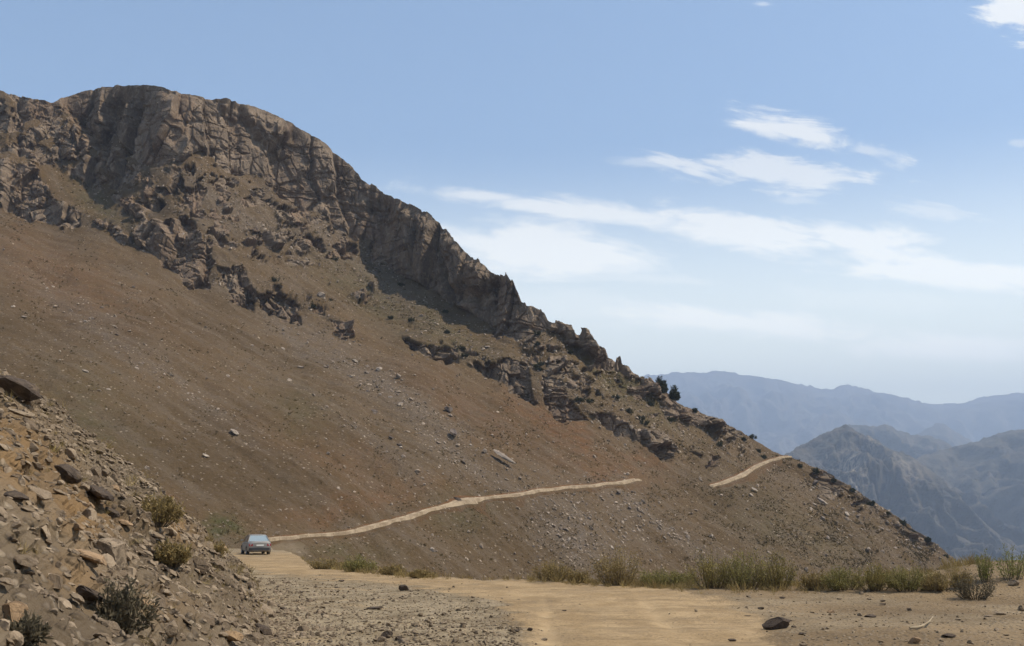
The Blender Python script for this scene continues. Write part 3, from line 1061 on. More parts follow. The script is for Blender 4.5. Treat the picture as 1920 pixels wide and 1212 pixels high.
def place_rock(name, pos, norm, size, mat, label, cat, group=None, rg=random, kind='r', sink=0.12, tilt=0.25, k=None, rz=None):
    if k is None:
        k = rg.randrange(len(ROCKS) if kind == 'r' else len(SLABS))
    o = link(name, rock_mesh(kind, mat, k))
    sx, sy, sz = size if isinstance(size, (tuple, list)) else (size, size, size)
    o.scale = (sx, sy, sz)
    nrm = np.asarray(norm, float)
    q = Vector(nrm).to_track_quat('Z', 'Y') @ Matrix.Rotation(rg.uniform(0, 6.28) if rz is None else rz, 3, 'Z').to_quaternion() @ Matrix.Rotation(rg.gauss(0, tilt), 3, 'X').to_quaternion()
    o.rotation_mode = 'QUATERNION'
    o.rotation_quaternion = q
    o.location = Vector(pos) + Vector(nrm) * (sz * (0.25 - sink))
    tag(o, label, cat, group)
    return o


UPN = (0, 0, 1)

# ---- individually described rocks on the bank: (u, v, size in px wide, mat, label)
BANK_ROCKS = [
    (22, 748, 92, M_ROCK_DK, 'huge dark angular rock crowning the left bank at the frame edge', 'r'),
    (38, 785, 44, M_ROCK, 'grey slab lying just under the huge dark rock on the bank', 's'),
    (122, 900, 50, M_ROCK_DK, 'dark rounded rock standing high on the bank above the ochre soil', 'r'),
    (180, 938, 66, M_ROCK_DK, 'long dark slab jutting from the bank right of the rounded dark rock', 's'),
    (162, 962, 34, M_ROCK_O, 'upright orange rock set in the bank below the long dark slab', 'r'),
    (18, 940, 52, M_ROCK_DK, 'dark flat rock at the left frame edge in the ochre soil', 's'),
    (345, 1026, 46, M_ROCK_O, 'orange topped rock on the nose of the bank near the car', 's'),
    (330, 1046, 40, M_ROCK_DK, 'dark rock beneath the orange topped rock on the bank nose', 'r'),
    (165, 1052, 62, M_ROCK_O, 'large orange slab half way down the bank', 's'),
    (12, 1168, 62, M_ROCK_O, 'big tan boulder cut by the left frame edge near the bottom', 'r'),
    (40, 1060, 56, M_ROCK, 'pale grey slab low on the left frame edge', 's'),
    (20, 1100, 44, M_ROCK, 'long pale slab above the big tan boulder', 's'),
    (135, 1135, 44, M_ROCK, 'pale slab on the lower bank left of the dry bush', 's'),
    (322, 1190, 44, M_ROCK, 'pale rock at the bottom of the bank near the picture bottom', 'r'),
    (430, 1203, 44, M_ROCK_O, 'reddish rock at the foot of the bank on the picture bottom', 'r'),
    (270, 1140, 36, M_ROCK_O, 'small tan rock right of the dry bush on the bank', 'r'),
    (556, 1196, 32, M_ROCK_DK, 'dark rock lying alone at the toe of the bank', 'r'),
    (60, 820, 32, M_ROCK, 'pale angular rock on the bank below the crest slab', 'r'),
    (225, 895, 30, M_ROCK, 'grey rock on the crest of the bank above the long dark slab', 'r'),
    (290, 1010, 34, M_ROCK, 'grey slab on the bank crest left of the orange topped rock', 's'),
]
for (u, v, px, mat, lab, kd) in BANK_ROCKS:
    p, n = on_bank(u, v)
    s = px * p[1] / F
    n2_ = n * 0.6 + np.array([0, 0, 0.6])
    place_rock('rock', p, n2_ / np.linalg.norm(n2_), (s * 1.15, s * 0.9, s * (0.95 if kd == 'r' else 0.9)), mat, lab, 'rock', None, random, kd, 0.02, 0.2)

# ---- the rubble one can count: four bands of the bank
cand = np.where(BVIS & (BU_ > -40) & (BU_ < 600) & (BV_ < 1240))[0]
cell = np.linalg.norm(np.gradient(BP, axis=0), axis=2) * np.linalg.norm(np.gradient(BP, axis=1), axis=2)
wts = cell.reshape(-1)[cand]
redw = np.clip(bred.reshape(-1)[cand], 0, 1)
wts = wts * (1.0 - 0.8 * redw)
wts = wts / wts.sum()
pick = RNG.choice(cand, 190, replace=False, p=wts)
for k in pick:
    p, n = BFLAT[k], BN_[k]
    u, v = BU_[k], BV_[k]
    s = float(np.clip(RNG.lognormal(-1.78, 0.36), 0.11, 0.42))
    if v < 900:
        lab, grp = 'angular loose rock in the rubble along the upper bank below its crest', 'rocks on the upper bank'
    elif v < 1060:
        lab, grp = 'angular loose rock in the rubble half way down the left bank', 'rocks on the middle of the bank'
    elif u < 300:
        lab, grp = 'angular loose rock in the dense rubble in the lower left corner', 'rocks in the lower left rubble'
    else:
        lab, grp = 'loose rock in the rubble spreading at the toe of the bank', 'rocks at the toe of the bank'
    m = M_ROCK if RNG.random() < 0.83 else (M_ROCK_O if RNG.random() < 0.6 else M_ROCK_DK)
    kd = 'r' if RNG.random() < 0.55 else 's'
    n2_ = n * 0.7 + np.array([0, 0, 0.5])
    place_rock('rock', p, n2_ / np.linalg.norm(n2_), (s * 1.1, s * 0.85, s * 0.85), m, lab, 'rock', grp, random, kd, 0.06, 0.4)
# ---- and the rest of it
wv = wts
sm_ = RNG.choice(cand, 15000, replace=False, p=wv)
sz = np.clip(RNG.lognormal(-2.65, 0.5, len(sm_)), 0.03, 0.24)
# it thins out over the gravel at its toe
tu = 470 + np.abs(RNG.normal(size=2600)) * 75 - RNG.random(2600) * 30
tyy = 1.0 / RNG.uniform(1 / 40.0, 1 / 13.5, 2600)
txx = (tu - 960) / F * tyy
tpos = np.stack([txx, tyy, ground_z(txx, tyy)], 1)
tsz_ = np.clip(RNG.lognormal(-2.75, 0.5, 2600), 0.03, 0.2)
rb = scatter_mesh('rubble', np.concatenate([BFLAT[sm_], tpos]), np.concatenate([sz, tsz_]), np.concatenate([BN_[sm_] * 0.7 + np.array([0, 0, 0.4]), np.tile([0, 0, 1.0], (2600, 1))]), M_ROCK, ROCKS + SLABS, 55, 0.3)
tag(link('rubble', rb), 'small broken stones covering the left bank', None, None, 'stuff')

# ---- stones on the open ground
STONES = [
    (1455, 1180, 50, M_ROCK_DK, 'dark wedge shaped rock standing alone on the bare ground', 'r', 0.75),
    (757, 1108, 20, M_ROCK_DK, 'dark block beside the road bend on the left gravel', 'r', 1.0),
    (703, 1143, 30, M_ROCK_DK, 'low dark flat stone on the left gravel below the dark block', 's', 0.6),
    (1676, 1102, 26, M_ROCK, 'pale topped rock in front of the green shrub row', 'r', 1.0),
    (1708, 1104, 22, M_ROCK_DK, 'dark rock just right of the pale topped rock', 'r', 0.9),
    (1570, 1103, 22, M_ROCK, 'grey rock at the foot of the shrub row left of the pale topped rock', 'r', 0.8),
    (1467, 1123, 11, M_ROCK_DK, 'small dark stone on the flat in front of the tall shrubs', 'r', 0.8),
    (1655, 1136, 15, M_ROCK_DK, 'small dark stone on the flat below the pale topped rock', 'r', 0.8),
    (1633, 1158, 24, M_ROCK_DK, 'low dark stone left of the dry branch', 's', 0.7),
    (1558, 1150, 14, M_ROCK_O, 'small tan stone on the flat right of the dark wedge rock', 'r', 0.6),
    (1402, 1156, 12, M_ROCK_DK, 'small dark stone up and left of the dark wedge rock', 's', 0.6),
    (1372, 1204, 18, M_ROCK_DK, 'dark stone beside the right wheel track at the picture bottom', 'r', 0.8),
    (1780, 1195, 28, M_ROCK_DK, 'dark flat stone below the dry branch', 's', 0.7),
    (1715, 1206, 24, M_ROCK_O, 'tan stone at the picture bottom below the dry branch', 'r', 0.7),
    (1900, 1098, 20, M_ROCK, 'pale stone on the mound by the right frame edge', 'r', 0.9),
    (1875, 1153, 24, M_ROCK, 'flat pale stone on the slope of the right mound', 's', 0.6),
    (968, 1186, 14, M_ROCK_DK, 'dark stone on the left edge of the wheel track', 'r', 0.8),
    (993, 1184, 12, M_ROCK_DK, 'small dark stone touching the left wheel track', 'r', 0.8),
    (1020, 1202, 12, M_ROCK, 'pale stone in the left wheel track at the picture bottom', 'r', 0.7),
    (1058, 1147, 10, M_ROCK_DK, 'tiny dark stone in the middle of the road', 'r', 0.7),
    (640, 1092, 13, M_ROCK_DK, 'small dark stone at the near edge of the road left of the block', 'r', 0.8),
    (1250, 1098, 16, M_ROCK, 'pale rock under the drooping shrub beside the road', 'r', 0.9),
    (1210, 1096, 20, M_ROCK_DK, 'dark rock under the broad brown shrub beside the road', 's', 0.8),
]
for (u, v, px, mat, lab, kd, hz) in STONES:
    p = on_ground(u, v)
    s = px * p[1] / F
    place_rock('stone', p, UPN, (s, s * 0.8, s * 0.95 * hz), mat, lab, 'stone', None, random, kd, 0.12 if kd == 's' else 0.03, 0.10, rz=random.uniform(-0.5, 0.5))
cnt = 0
while cnt < 60:
    u, v = RNG.uniform(430, 1920), RNG.uniform(1088, 1212)
    if RNG.random() < 0.45:
        u = RNG.uniform(430, 900)
    p = on_ground(u, v)
    rd_, _, _ = ground_masks(np.array([p[0]]), np.array([p[1]]))
    if rd_[0] > 0.3 or p[1] > 45:
        continue
    s = float(np.clip(RNG.lognormal(-2.1, 0.35), 0.07, 0.24))
    if u < 960:
        lab, grp = 'small stone scattered on the grey gravel left of the road', 'stones on the left gravel'
    else:
        lab, grp = 'small stone scattered on the bare ground right of the road', 'stones right of the road'
    place_rock('stone', p, UPN, (s, s * 0.8, s * 0.8), M_ROCK if RNG.random() < 0.6 else M_ROCK_DK, lab, 'stone', grp, random, 'r' if RNG.random() < 0.6 else 's', 0.10, 0.15)
    cnt += 1
gp, gs = [], []
ys_ = 1.0 / RNG.uniform(1 / 46.0, 1 / 13.0, 16000)
us_ = np.where(RNG.random(16000) < 0.75, RNG.uniform(330, 980, 16000), RNG.uniform(980, 1960, 16000))
xs_ = (us_ - 960) / F * ys_
rd_, gv_, _ = ground_masks(xs_, ys_)
keep = (RNG.random(16000) < 0.8 * (0.16 + 0.84 * (1 - rd_)) * (0.35 + 0.65 * gv_)) & (ground_plain(xs_, ys_) > -1.62 - 0.018 * ys_ - 0.1)
xs_, ys_ = xs_[keep], ys_[keep]
gpos = np.stack([xs_, ys_, ground_z(xs_, ys_)], 1)
gv = scatter_mesh('gravel', gpos, np.clip(RNG.lognormal(-3.4, 0.5, len(gpos)), 0.014, 0.13), np.tile([0, 0, 1.0], (len(gpos), 1)), M_ROCK, ROCKS[:6] + SLABS, 66, 0.15)
gv.materials.clear()
gv.materials.append(rock_material('gravel_stone', (0.150, 0.110, 0.070), (0.340, 0.260, 0.170), (0.090, 0.068, 0.048)))
tag(link('gravel', gv), 'loose gravel strewn beside the dirt road', None, None, 'stuff')
print('rocks', round(time.time() - T0, 1), len(gpos))

# ---- boulders on the mountain
BOULDERS = [
    (940, 872, 40, M_BOULD, 'long pale slab lying on the slope above the road', 's'),
    (905, 856, 16, M_BOULD, 'pale boulder just up the slope from the long pale slab', 'r'),
    (838, 774, 18, M_BOULD_D, 'dark boulder alone on the open slope', 'r'),
    (845, 820, 24, M_BOULD_D, 'dark boulder further down the slope left of the long pale slab', 's'),
    (702, 770, 14, M_BOULD_D, 'small dark boulder on the open slope left of the dark one', 'r'),
    (710, 698, 18, M_BOULD, 'pale boulder in the stony streak below the cliffs', 's'),
    (746, 710, 16, M_BOULD, 'pale boulder right of its neighbour in the stony streak', 'r'),
    (665, 680, 13, M_BOULD, 'pale boulder at the top of the stony streak', 'r'),
    (530, 652, 14, M_BOULD, 'white boulder at the foot of the lower crags', 'r'),
    (250, 543, 10, M_BOULD, 'white stone high on the brown slope under the left crags', 'r'),
    (160, 605, 12, M_BOULD, 'white stone at the head of the pale streak on the left slope', 'r'),
    (112, 680, 9, M_BOULD, 'small white stone alone low on the left slope', 'r'),
    (1540, 942, 22, M_BOULD, 'white boulder on the shoulder under the upper road', 'r'),
    (1545, 970, 12, M_BOULD, 'small white boulder below the large white one on the shoulder', 'r'),
    (1588, 964, 14, M_BOULD, 'pale boulder right of the white ones on the shoulder', 's'),
    (1627, 1030, 14, M_BOULD, 'white boulder low on the shoulder above the shrub row', 'r'),
    (1800, 1052, 26, M_BOULD, 'white boulder where the ridge meets the right shrubs', 's'),
    (1412, 922, 14, M_BOULD, 'pale slab under the left end of the upper road', 's'),
    (1160, 997, 9, M_BOULD, 'white stone on the slope below the road end', 'r'),
    (1205, 940, 12, M_BOULD, 'pale stone under the far end of the lower road', 'r'),
    (600, 560, 18, M_BOULD, 'pale boulder below the crag at the foot of the cliffs', 'r'),
    (804, 1044, 11, M_BOULD, 'white stone in the hollow beyond the road', 'r'),
    (1530, 905, 14, M_BOULD_D, 'dark boulder near the shoulder edge below the upper road', 'r'),
]
for (u, v, px, mat, lab, kd) in BOULDERS:
    p = on_mountain(u, v)
    n = on_mountain(u, v, N)
    s = px * p[1] / F
    if lab.startswith('long pale slab'):
        place_rock('boulder', p, n, (s * 1.5, s * 0.5, s * 0.7), mat, lab, 'boulder', None, random, kd, -0.1, 0.1, 0, math.pi / 2)
    else:
        place_rock('boulder', p, n, (s, s * 0.75, s * (0.8 if kd == 'r' else 0.9)), mat, lab, 'boulder', None, random, kd, -0.05, 0.2)
cnt = 0
STREAKS = [((620, 580), (900, 900)), ((500, 610), (620, 720)), ((150, 590), (520, 860)), ((1150, 930), (1330, 1030)), ((1020, 960), (1130, 1070)), ((420, 420), (640, 520)), ((320, 350), (420, 420)),
           ((930, 650), (1100, 720)), ((1480, 900), (1640, 1000)), ((0, 560), (250, 760)), ((900, 770), (1200, 960)), ((650, 720), (830, 930))]
while cnt < 80:
    (a0, b0), (a1, b1) = STREAKS[RNG.integers(len(STREAKS))]
    t = RNG.random()
    u = a0 + (a1 - a0) * t + RNG.normal() * 28
    v = b0 + (b1 - b0) * t + RNG.normal() * 22
    if not (0 < u < 1780) or v > 1085:
        continue
    p = on_mountain(u, v)
    n = on_mountain(u, v, N)
    s = float(np.clip(RNG.lognormal(-0.3, 0.4), 0.4, 1.9)) * min(1.0, p[1] / 190)
    if u < 560:
        lab, grp = 'scattered boulder on the left part of the mountain slope', 'boulders on the left slope'
    elif u < 1150:
        lab, grp = 'scattered boulder in the stony streaks of the middle slope', 'boulders on the middle slope'
    else:
        lab, grp = 'scattered boulder on the slope around the end of the road', 'boulders on the right slope'
    place_rock('boulder', p, n, (s * 1.2, s * 0.9, s * 0.8), M_BOULD if RNG.random() < 0.75 else M_BOULD_D, lab, 'boulder', grp, random, 'r' if RNG.random() < 0.7 else 's', 0.0, 0.3)
    cnt += 1


def random_mountain(n, weight):
    """points of the hillside, evenly per square metre as seen"""
    w = weight.reshape(-1)
    w = w / w.sum()
    k = RNG.choice(len(w), n, replace=True, p=w)
    return P.reshape(-1, 3)[k], N.reshape(-1, 3)[k], k


below = (V < 1098) & (U > -20) & (U < 1810)
ws = below * (0.06 + scree * 1.0 + 0.4 * zone) * np.clip(1 - rock, 0.1, 1)
pp, nn_, _k = random_mountain(6500, ws)
ssz = np.clip(RNG.lognormal(-1.1, 0.45, len(pp)), 0.12, 1.0) * np.clip(pp[:, 1] / 200, 0.4, 1.2)
me = scatter_mesh('scree', pp, ssz, nn_, M_BOULD, [ROCKS[0], ROCKS[2], ROCKS[5], SLABS[0]], 77, 0.15)
me.materials.clear()
me.materials.append(rock_material('scree_stone', (0.180, 0.136, 0.098), (0.400, 0.316, 0.235), (0.10, 0.08, 0.062), 0.9, 0.1))
tag(link('scree', me), 'loose stones strewn over the mountain slope', None, None, 'stuff')
print('boulders', round(time.time() - T0, 1))


# =================================================================== PLANTS
def leaf_quads(base, dirs, length, width, tone, rg):
    """narrow leaf quads: base points, directions"""
    n = len(base)
    side = np.cross(dirs, rg.normal(size=(n, 3)))
    side /= np.linalg.norm(side, axis=1, keepdims=True) + 1e-9
    L = dirs * length[:, None]
    W = side * width[:, None]
    v = np.stack([base - W * 0.3, base + W * 0.3, base + L * 0.55 + W * 0.5, base + L, base + L * 0.55 - W * 0.5], 1)
    f = np.arange(n * 5).reshape(n, 5)
    return v.reshape(-1, 3), f, np.repeat(tone, 5)


def tufts_mesh(name, pos, norm, size, blades, mat, seed, spread=0.7, width=0.14):
    rg = np.random.default_rng(seed)
    n = len(pos)
    b = np.repeat(pos, blades, 0)
    s = np.repeat(size, blades)
    d = rg.normal(size=(n * blades, 3)) * spread
    d += np.repeat(norm * 0.4 + np.array([0, 0, 0.7]), blades, 0)
    d /= np.linalg.norm(d, axis=1, keepdims=True)
    b = b + rg.normal(size=b.shape) * (s * 0.18)[:, None] * np.array([1, 1, 0.1])
    tone = np.clip(np.repeat(rg.random(n), blades) * 0.7 + rg.random(n * blades) * 0.35, 0, 1)
    v, f, t = leaf_quads(b, d, s * rg.uniform(0.6, 1.15, len(s)), s * width * rg.uniform(0.6, 1.4, len(s)), tone, rg)
    return mesh_arrays(name, v, f, [mat], {'tone': t})


wt = below * np.clip(1 - rock * 1.4, 0, 1) * (0.15 + 1.2 * green + 2.5 * sstep(0.05, 0.4, fbm(np.stack([U / 34, V / 22, U * 0 + 8], -1), 4, 300)))
wt = wt * (0.5 + np.clip(Y / 250, 0, 1))
pt, nt_, _k = random_mountain(20000, wt)
tsz = np.clip(RNG.lognormal(-1.35, 0.4, len(pt)), 0.10, 0.6) * np.clip(pt[:, 1] / 260, 0.5, 1.6)
tag(link('slope_grass', tufts_mesh('slope_grass', pt, nt_, tsz, 9, M_TUFT, 5, 0.9, 0.2)), 'dry tufts dotted over the mountain slope', None, None, 'stuff')

# dry grass on the bank and at the road verge
gk = RNG.choice(cand, 420, replace=False, p=wts)
vx = RNG.uniform(575, 1930, 900)
vy_edge = smooth_curve(EDGE_Y, vx)
vy = vy_edge - np.abs(RNG.normal(size=900)) * 1.3 + 0.6
vxw = (vx - 960) / F * vy
okv = (RNG.random(900) < np.where((vx > 820) & (vx < 990), 0.12, 1.0))
vpos = np.stack([vxw, vy, ground_z(vxw, vy)], 1)[okv]
gpos2 = np.concatenate([BFLAT[gk], vpos])
gn2 = np.concatenate([BN_[gk], np.tile([0, 0, 1.0], (len(vpos), 1))])
gsz = np.clip(RNG.lognormal(-1.6, 0.35, len(gpos2)), 0.08, 0.4) * np.clip(gpos2[:, 1] / 32, 0.4, 1)
tag(link('dry_grass', tufts_mesh('dry_grass', gpos2, gn2, gsz, 22, M_LEAF_DRY, 6, 0.6, 0.035)), 'short dry grass along the verge and bank', None, None, 'stuff')


def tube_mesh(paths, radii, sides=5):
    vs, fs, n0 = [], [], 0
    for pth, rad in zip(paths, radii):
        pth = np.asarray(pth, float)
        d = np.gradient(pth, axis=0)
        d /= np.linalg.norm(d, axis=1, keepdims=True) + 1e-9
        a = np.cross(d, [0.31, 0.2, 0.93])
        a /= np.linalg.norm(a, axis=1, keepdims=True) + 1e-9
        b = np.cross(d, a)
        ang = np.arange(sides) * 2 * math.pi / sides
        ring = pth[:, None] + rad[:, None, None] * (np.cos(ang)[None, :, None] * a[:, None] + np.sin(ang)[None, :, None] * b[:, None])
        m = len(pth)
        vs.append(ring.reshape(-1, 3))
        for i in range(m - 1):
            for j in range(sides):
                k = (j + 1) % sides
                fs.append([n0 + i * sides + j, n0 + i * sides + k, n0 + (i + 1) * sides + k, n0 + (i + 1) * sides + j])
        n0 += m * sides
    return np.concatenate(vs), np.array(fs)


def make_bush(name, pos, w, h, mat, label, cat, seed, group=None, stems=26, leaves=60, upright=0.6, leaf=0.07, depth=0.7):
    """woody stems from one root, twigs and small leaves all along them"""
    rg = np.random.default_rng(seed)
    root = empty(name, tuple(pos))
    paths, radii, lb, ld = [], [], [], []
    for k in range(stems):
        a = rg.uniform(0, 2 * math.pi)
        rr = rg.uniform(0.0, 1.0) ** 0.6
        hh = h * (rg.uniform(0.5, 0.95) if rg.random() < 0.8 else rg.uniform(0.95, 1.2)) * (1 - 0.4 * rr ** 2)
        b0 = np.array([math.cos(a) * rr * w * 0.22, math.sin(a) * rr * w * 0.22 * depth, -0.04])
        tip = np.array([math.cos(a) * rr * w * 0.5, math.sin(a) * rr * w * 0.5 * depth, hh])
        t = np.linspace(0, 1, 7)
        bow = np.array([math.cos(a), math.sin(a) * depth, 0]) * w * 0.10 * (1 - upright)
        q = b0 + (tip - b0) * t[:, None] + bow * np.sin(t * math.pi)[:, None] + rg.normal(size=(7, 3)) * h * 0.022 * t[:, None]
        paths.append(q)
        radii.append(np.linspace(0.008, 0.002, 7) * max(1.0, h) + 0.001)
        tt_ = rg.uniform(0.12, 1.0, leaves) ** 0.8
        i = np.clip((tt_ * 6).astype(int), 0, 5)
        fr = tt_ * 6 - i
        pos_ = q[i] * (1 - fr)[:, None] + q[i + 1] * fr[:, None]
        pos_ = pos_ + rg.normal(size=pos_.shape) * np.array([w, w * depth, h]) * 0.045
        dr_ = (tip - b0) / np.linalg.norm(tip - b0) * upright + rg.normal(size=pos_.shape) * 0.55
        dr_ /= np.linalg.norm(dr_, axis=1, keepdims=True)
        lb.append(pos_)
        ld.append(dr_)
    v, f = tube_mesh(paths, radii, 4)
    link('stems', mesh_arrays('stems', v, f, [M_STEM]), root)
    lb, ld = np.concatenate(lb), np.concatenate(ld)
    clump = vnoise(lb / (0.3 * h) + seed, 3) * 0.5 + 0.5
    tone = np.clip(0.55 * clump + 0.45 * rg.random(len(lb)), 0, 1)
    L = leaf * rg.uniform(0.6, 1.4, len(lb))
    v, f, t = leaf_quads(lb, ld, L, L * 0.32, tone, rg)
    lo = lb[:, 2] > 0.02
    lo5 = np.repeat(lo, 5)
    remap = np.cumsum(lo5) - 1
    link('foliage', mesh_arrays('foliage', v[lo5], remap[f[lo]], [mat], {'tone': t[lo5]}), root)
    tag(root, label, cat, group)
    return root


BUSHES = [  # u, v of the foot, width px, height px, material, label
    (672, 1062, 56, 28, M_LEAF_OLIVE, 'round dark green bush on the far road verge right of the car', 0.35),
    (615, 1056, 60, 22, M_LEAF_DRY, 'low brown bush on the verge between the car and the round green bush', 0.3),
    (738, 1070, 44, 20, M_LEAF_DRY, 'small rusty bush right of the round green bush', 0.3),
    (790, 1076, 40, 14, M_LEAF_DRY, 'tiny flat bush at the edge of the road near its bend', 0.3),
    (1038, 1082, 66, 38, M_LEAF_DRY, 'yellowish round bush standing first left of the shrub row', 0.4),
    (1086, 1084, 40, 24, M_LEAF_DRY, 'low dark bush filling the gap beside the yellowish round bush', 0.3),
    (1156, 1086, 84, 56, M_LEAF_DRY, 'broad brown bush with a feathery domed top', 0.55),
    (1230, 1094, 60, 36, M_LEAF_OLIVE, 'drooping olive bush right of the broad brown bush', 0.4),
    (1282, 1098, 44, 30, M_LEAF_OLIVE, 'short olive bush at the left foot of the tall shrubs', 0.4),
    (1335, 1102, 76, 66, M_LEAF_YEL, 'tall green shrub with upright shoots at the left of the thicket', 0.85),
    (1400, 1104, 84, 68, M_LEAF_OLIVE, 'tallest dense dark shrub in the middle of the thicket', 0.85),
    (1458, 1104, 70, 60, M_LEAF_YEL, 'tall shrub with yellow tips closing the thicket on the right', 0.85),
    (1528, 1107, 56, 32, M_LEAF_DRY, 'sparse yellowish bush in the dip right of the thicket', 0.6),
    (1582, 1107, 70, 44, M_LEAF_OLIVE, 'medium olive bush right of the sparse yellowish one', 0.7),
    (1640, 1108, 66, 46, M_LEAF_YEL, 'upright olive bush behind the pale topped rock', 0.75),
    (1704, 1108, 76, 50, M_LEAF_OLIVE, 'fuller green bush near the dark rock at the end of the row', 0.75),
    (1758, 1108, 50, 42, M_LEAF_DRY, 'thin dry bush ending the row below the white boulder', 0.6),
    (1828, 1124, 70, 52, M_LEAF_GREY, 'bare grey brush with a long dark shadow on the right mound', 0.35),
    (1846, 1092, 36, 62, M_LEAF_GREEN, 'tall thin sapling on the right mound', 0.95),
    (1898, 1088, 60, 62, M_LEAF_GREEN, 'bright yellow green sapling at the right frame edge', 0.9),
    (1806, 1104, 40, 36, M_LEAF_DRY, 'wispy dry stalks at the left foot of the right mound', 0.7),
]
for k, (u, v, wpx, hpx, mat, lab, upr) in enumerate(BUSHES):
    p = on_ground(u, v)
    w, h = wpx * p[1] / F, (0.9 + 0.2 * random.random()) * hpx * p[1] / F
    bare = mat is M_LEAF_GREY
    thin = wpx < 40
    make_bush('sapling' if 'sapling' in lab else 'bush', p, w * 1.2, h, mat, lab, 'sapling' if 'sapling' in lab else 'bush', 900 + k,
              stems=20 if 'sapling' in lab else (14 if thin else int(22 + wpx * 0.42)), leaves=26 if bare else (60 if thin else 72), upright=upr, leaf=0.05 if bare else 0.055 * max(0.8, min(1.35, p[1] / 36)))
# bushes on the bank
for k, (u, v, wpx, hpx, mat, lab) in enumerate([
        (220, 1178, 130, 90, M_LEAF_GREY, 'large grey dry bush low on the left bank'),
        (290, 985, 90, 62, M_LEAF_DRY, 'dry straw coloured bush on the upper bank crest'),
        (320, 1062, 70, 40, M_LEAF_DRY, 'dull brown bush under the orange topped rock'),
        (40, 1200, 110, 50, M_LEAF_GREY, 'low grey weedy bush in the lower left corner'),
        (385, 1050, 70, 36, M_LEAF_DRY, 'brown bush at the end of the bank beside the car')]):
    p, n = on_bank(u, v)
    w, h = wpx * p[1] / F, hpx * p[1] / F
    make_bush('bush', p, w, h, mat, lab, 'bush', 960 + k, stems=40, leaves=70 if mat is not M_LEAF_GREY else 45, upright=0.5, leaf=0.05)

# dark junipers on the skyline and along the shoulder
JUN = [(1236, 734, 24, 26, 'dark bushy tree on the skyline above the upper road'), (1257, 750, 18, 24, 'slim dark tree right of the bushy one on the skyline'),
       ]
for k, (u, v, wpx, hpx, lab) in enumerate(JUN):
    p = on_mountain(u, v)
    make_bush('tree', p + np.array([0, 0, -0.4]), wpx * p[1] / F, hpx * p[1] / F * 1.05, M_LEAF_DARK, lab, 'tree', 700 + k, stems=34, leaves=80, upright=0.5, leaf=0.55, depth=0.9)
_e = [(1560, 898), (1598, 916), (1640, 944), (1664, 958), (1694, 978), (1716, 994), (1738, 1010), (1770, 1036), (1350, 790), (1395, 815), (1300, 768), (1425, 833), (1500, 868), (1530, 880)]
for k, (u, v) in enumerate(_e):
    p = on_mountain(u, v + 3 + 8 * RNG.random())
    s = (5 + 8 * RNG.random() ** 2) * p[1] / F
    make_bush('shrub', p + np.array([0, 0, -0.3]), s * 1.3, s * 0.85, M_LEAF_DARK, 'dark shrub dotted along the right edge of the mountain', 'shrub', 740 + k,
              'shrubs along the mountain edge', stems=18, leaves=50, upright=0.4, leaf=0.5, depth=0.9)
for k in range(28):
    while True:
        u, v = RNG.uniform(420, 1500), RNG.uniform(480, 1000)
        c = int((u - uc[0]) / (uc[1] - uc[0]))
        r_ = int((v - v_bot[c]) / (v_sm[c] - v_bot[c]) * (NR - 1))
        if 0 < r_ < NR - 1 and zone[c, r_] > 0.3 and rock[c, r_] < 0.3:
            break
    p = on_mountain(u, v)
    s = (7 + 6 * RNG.random()) * p[1] / F
    make_bush('shrub', p + np.array([0, 0, -0.15]), s * 1.4, s * 0.8, M_LEAF_DARK, 'small dark shrub among the broken crags of the mountain', 'shrub', 800 + k,
              'shrubs among the crags', stems=12, leaves=34, upright=0.4, leaf=0.4, depth=0.9)

# the dry branch on the ground
p = on_ground(1728, 1178)
pa = np.array([on_ground(a, b) for a, b in ((1706, 1182), (1720, 1181), (1732, 1178), (1742, 1173), (1750, 1166))])
pa[:, 2] += np.array([0.03, 0.035, 0.04, 0.05, 0.09])
pb = np.array([pa[2], pa[2] + [0.12, 0.08, 0.05], pa[2] + [0.22, 0.2, 0.04]])
v, f = tube_mesh([pa, pb], [np.array([0.022, 0.02, 0.018, 0.014, 0.008]), np.array([0.012, 0.009, 0.005])], 7)
mb, _nt, _bb = new_mat('bleached_wood')
_bb.inputs['Base Color'].default_value = (0.33, 0.26, 0.17, 1)
tag(link('branch', mesh_arrays('branch', v, f, [mb], smooth=True)), 'pale dry branch lying on the bare ground at right', 'branch')
print('plants', round(time.time() - T0, 1))

# =================================================================== CAR
def paint(name, col, rough=0.35, metal=0.0, spec=0.5, coat=0.0):
    m, nt, b = new_mat(name)
    b.inputs['Base Color'].default_value = (*col, 1)
    b.inputs['Roughness'].default_value = rough
    b.inputs['Metallic'].default_value = metal
    b.inputs['Specular IOR Level'].default_value = spec
    b.inputs['Coat Weight'].default_value = coat
    return m


def dusty_paint(name, col):
    m, nt, b = new_mat(name)
    g = G(nt)
    p = g.obj()
    sx = g.n('ShaderNodeSeparateXYZ')
    nt.links.new(p, sx.inputs[0])
    d = g.math('MULTIPLY', g.ramp(g.noise(p, 3.0, 5, 0.65), 0.35, 0.7), g.ramp(sx.outputs[2], 1.1, 0.3, 0.15, 0.8))
    nt.links.new(g.mix(d, col, (0.30, 0.24, 0.17)), b.inputs['Base Color'])
    nt.links.new(g.math('MULTIPLY_ADD', d, 0.5, 0.3), b.inputs['Roughness'])
    b.inputs['Metallic'].default_value = 0.1
    b.inputs['Specular IOR Level'].default_value = 0.35
    return m


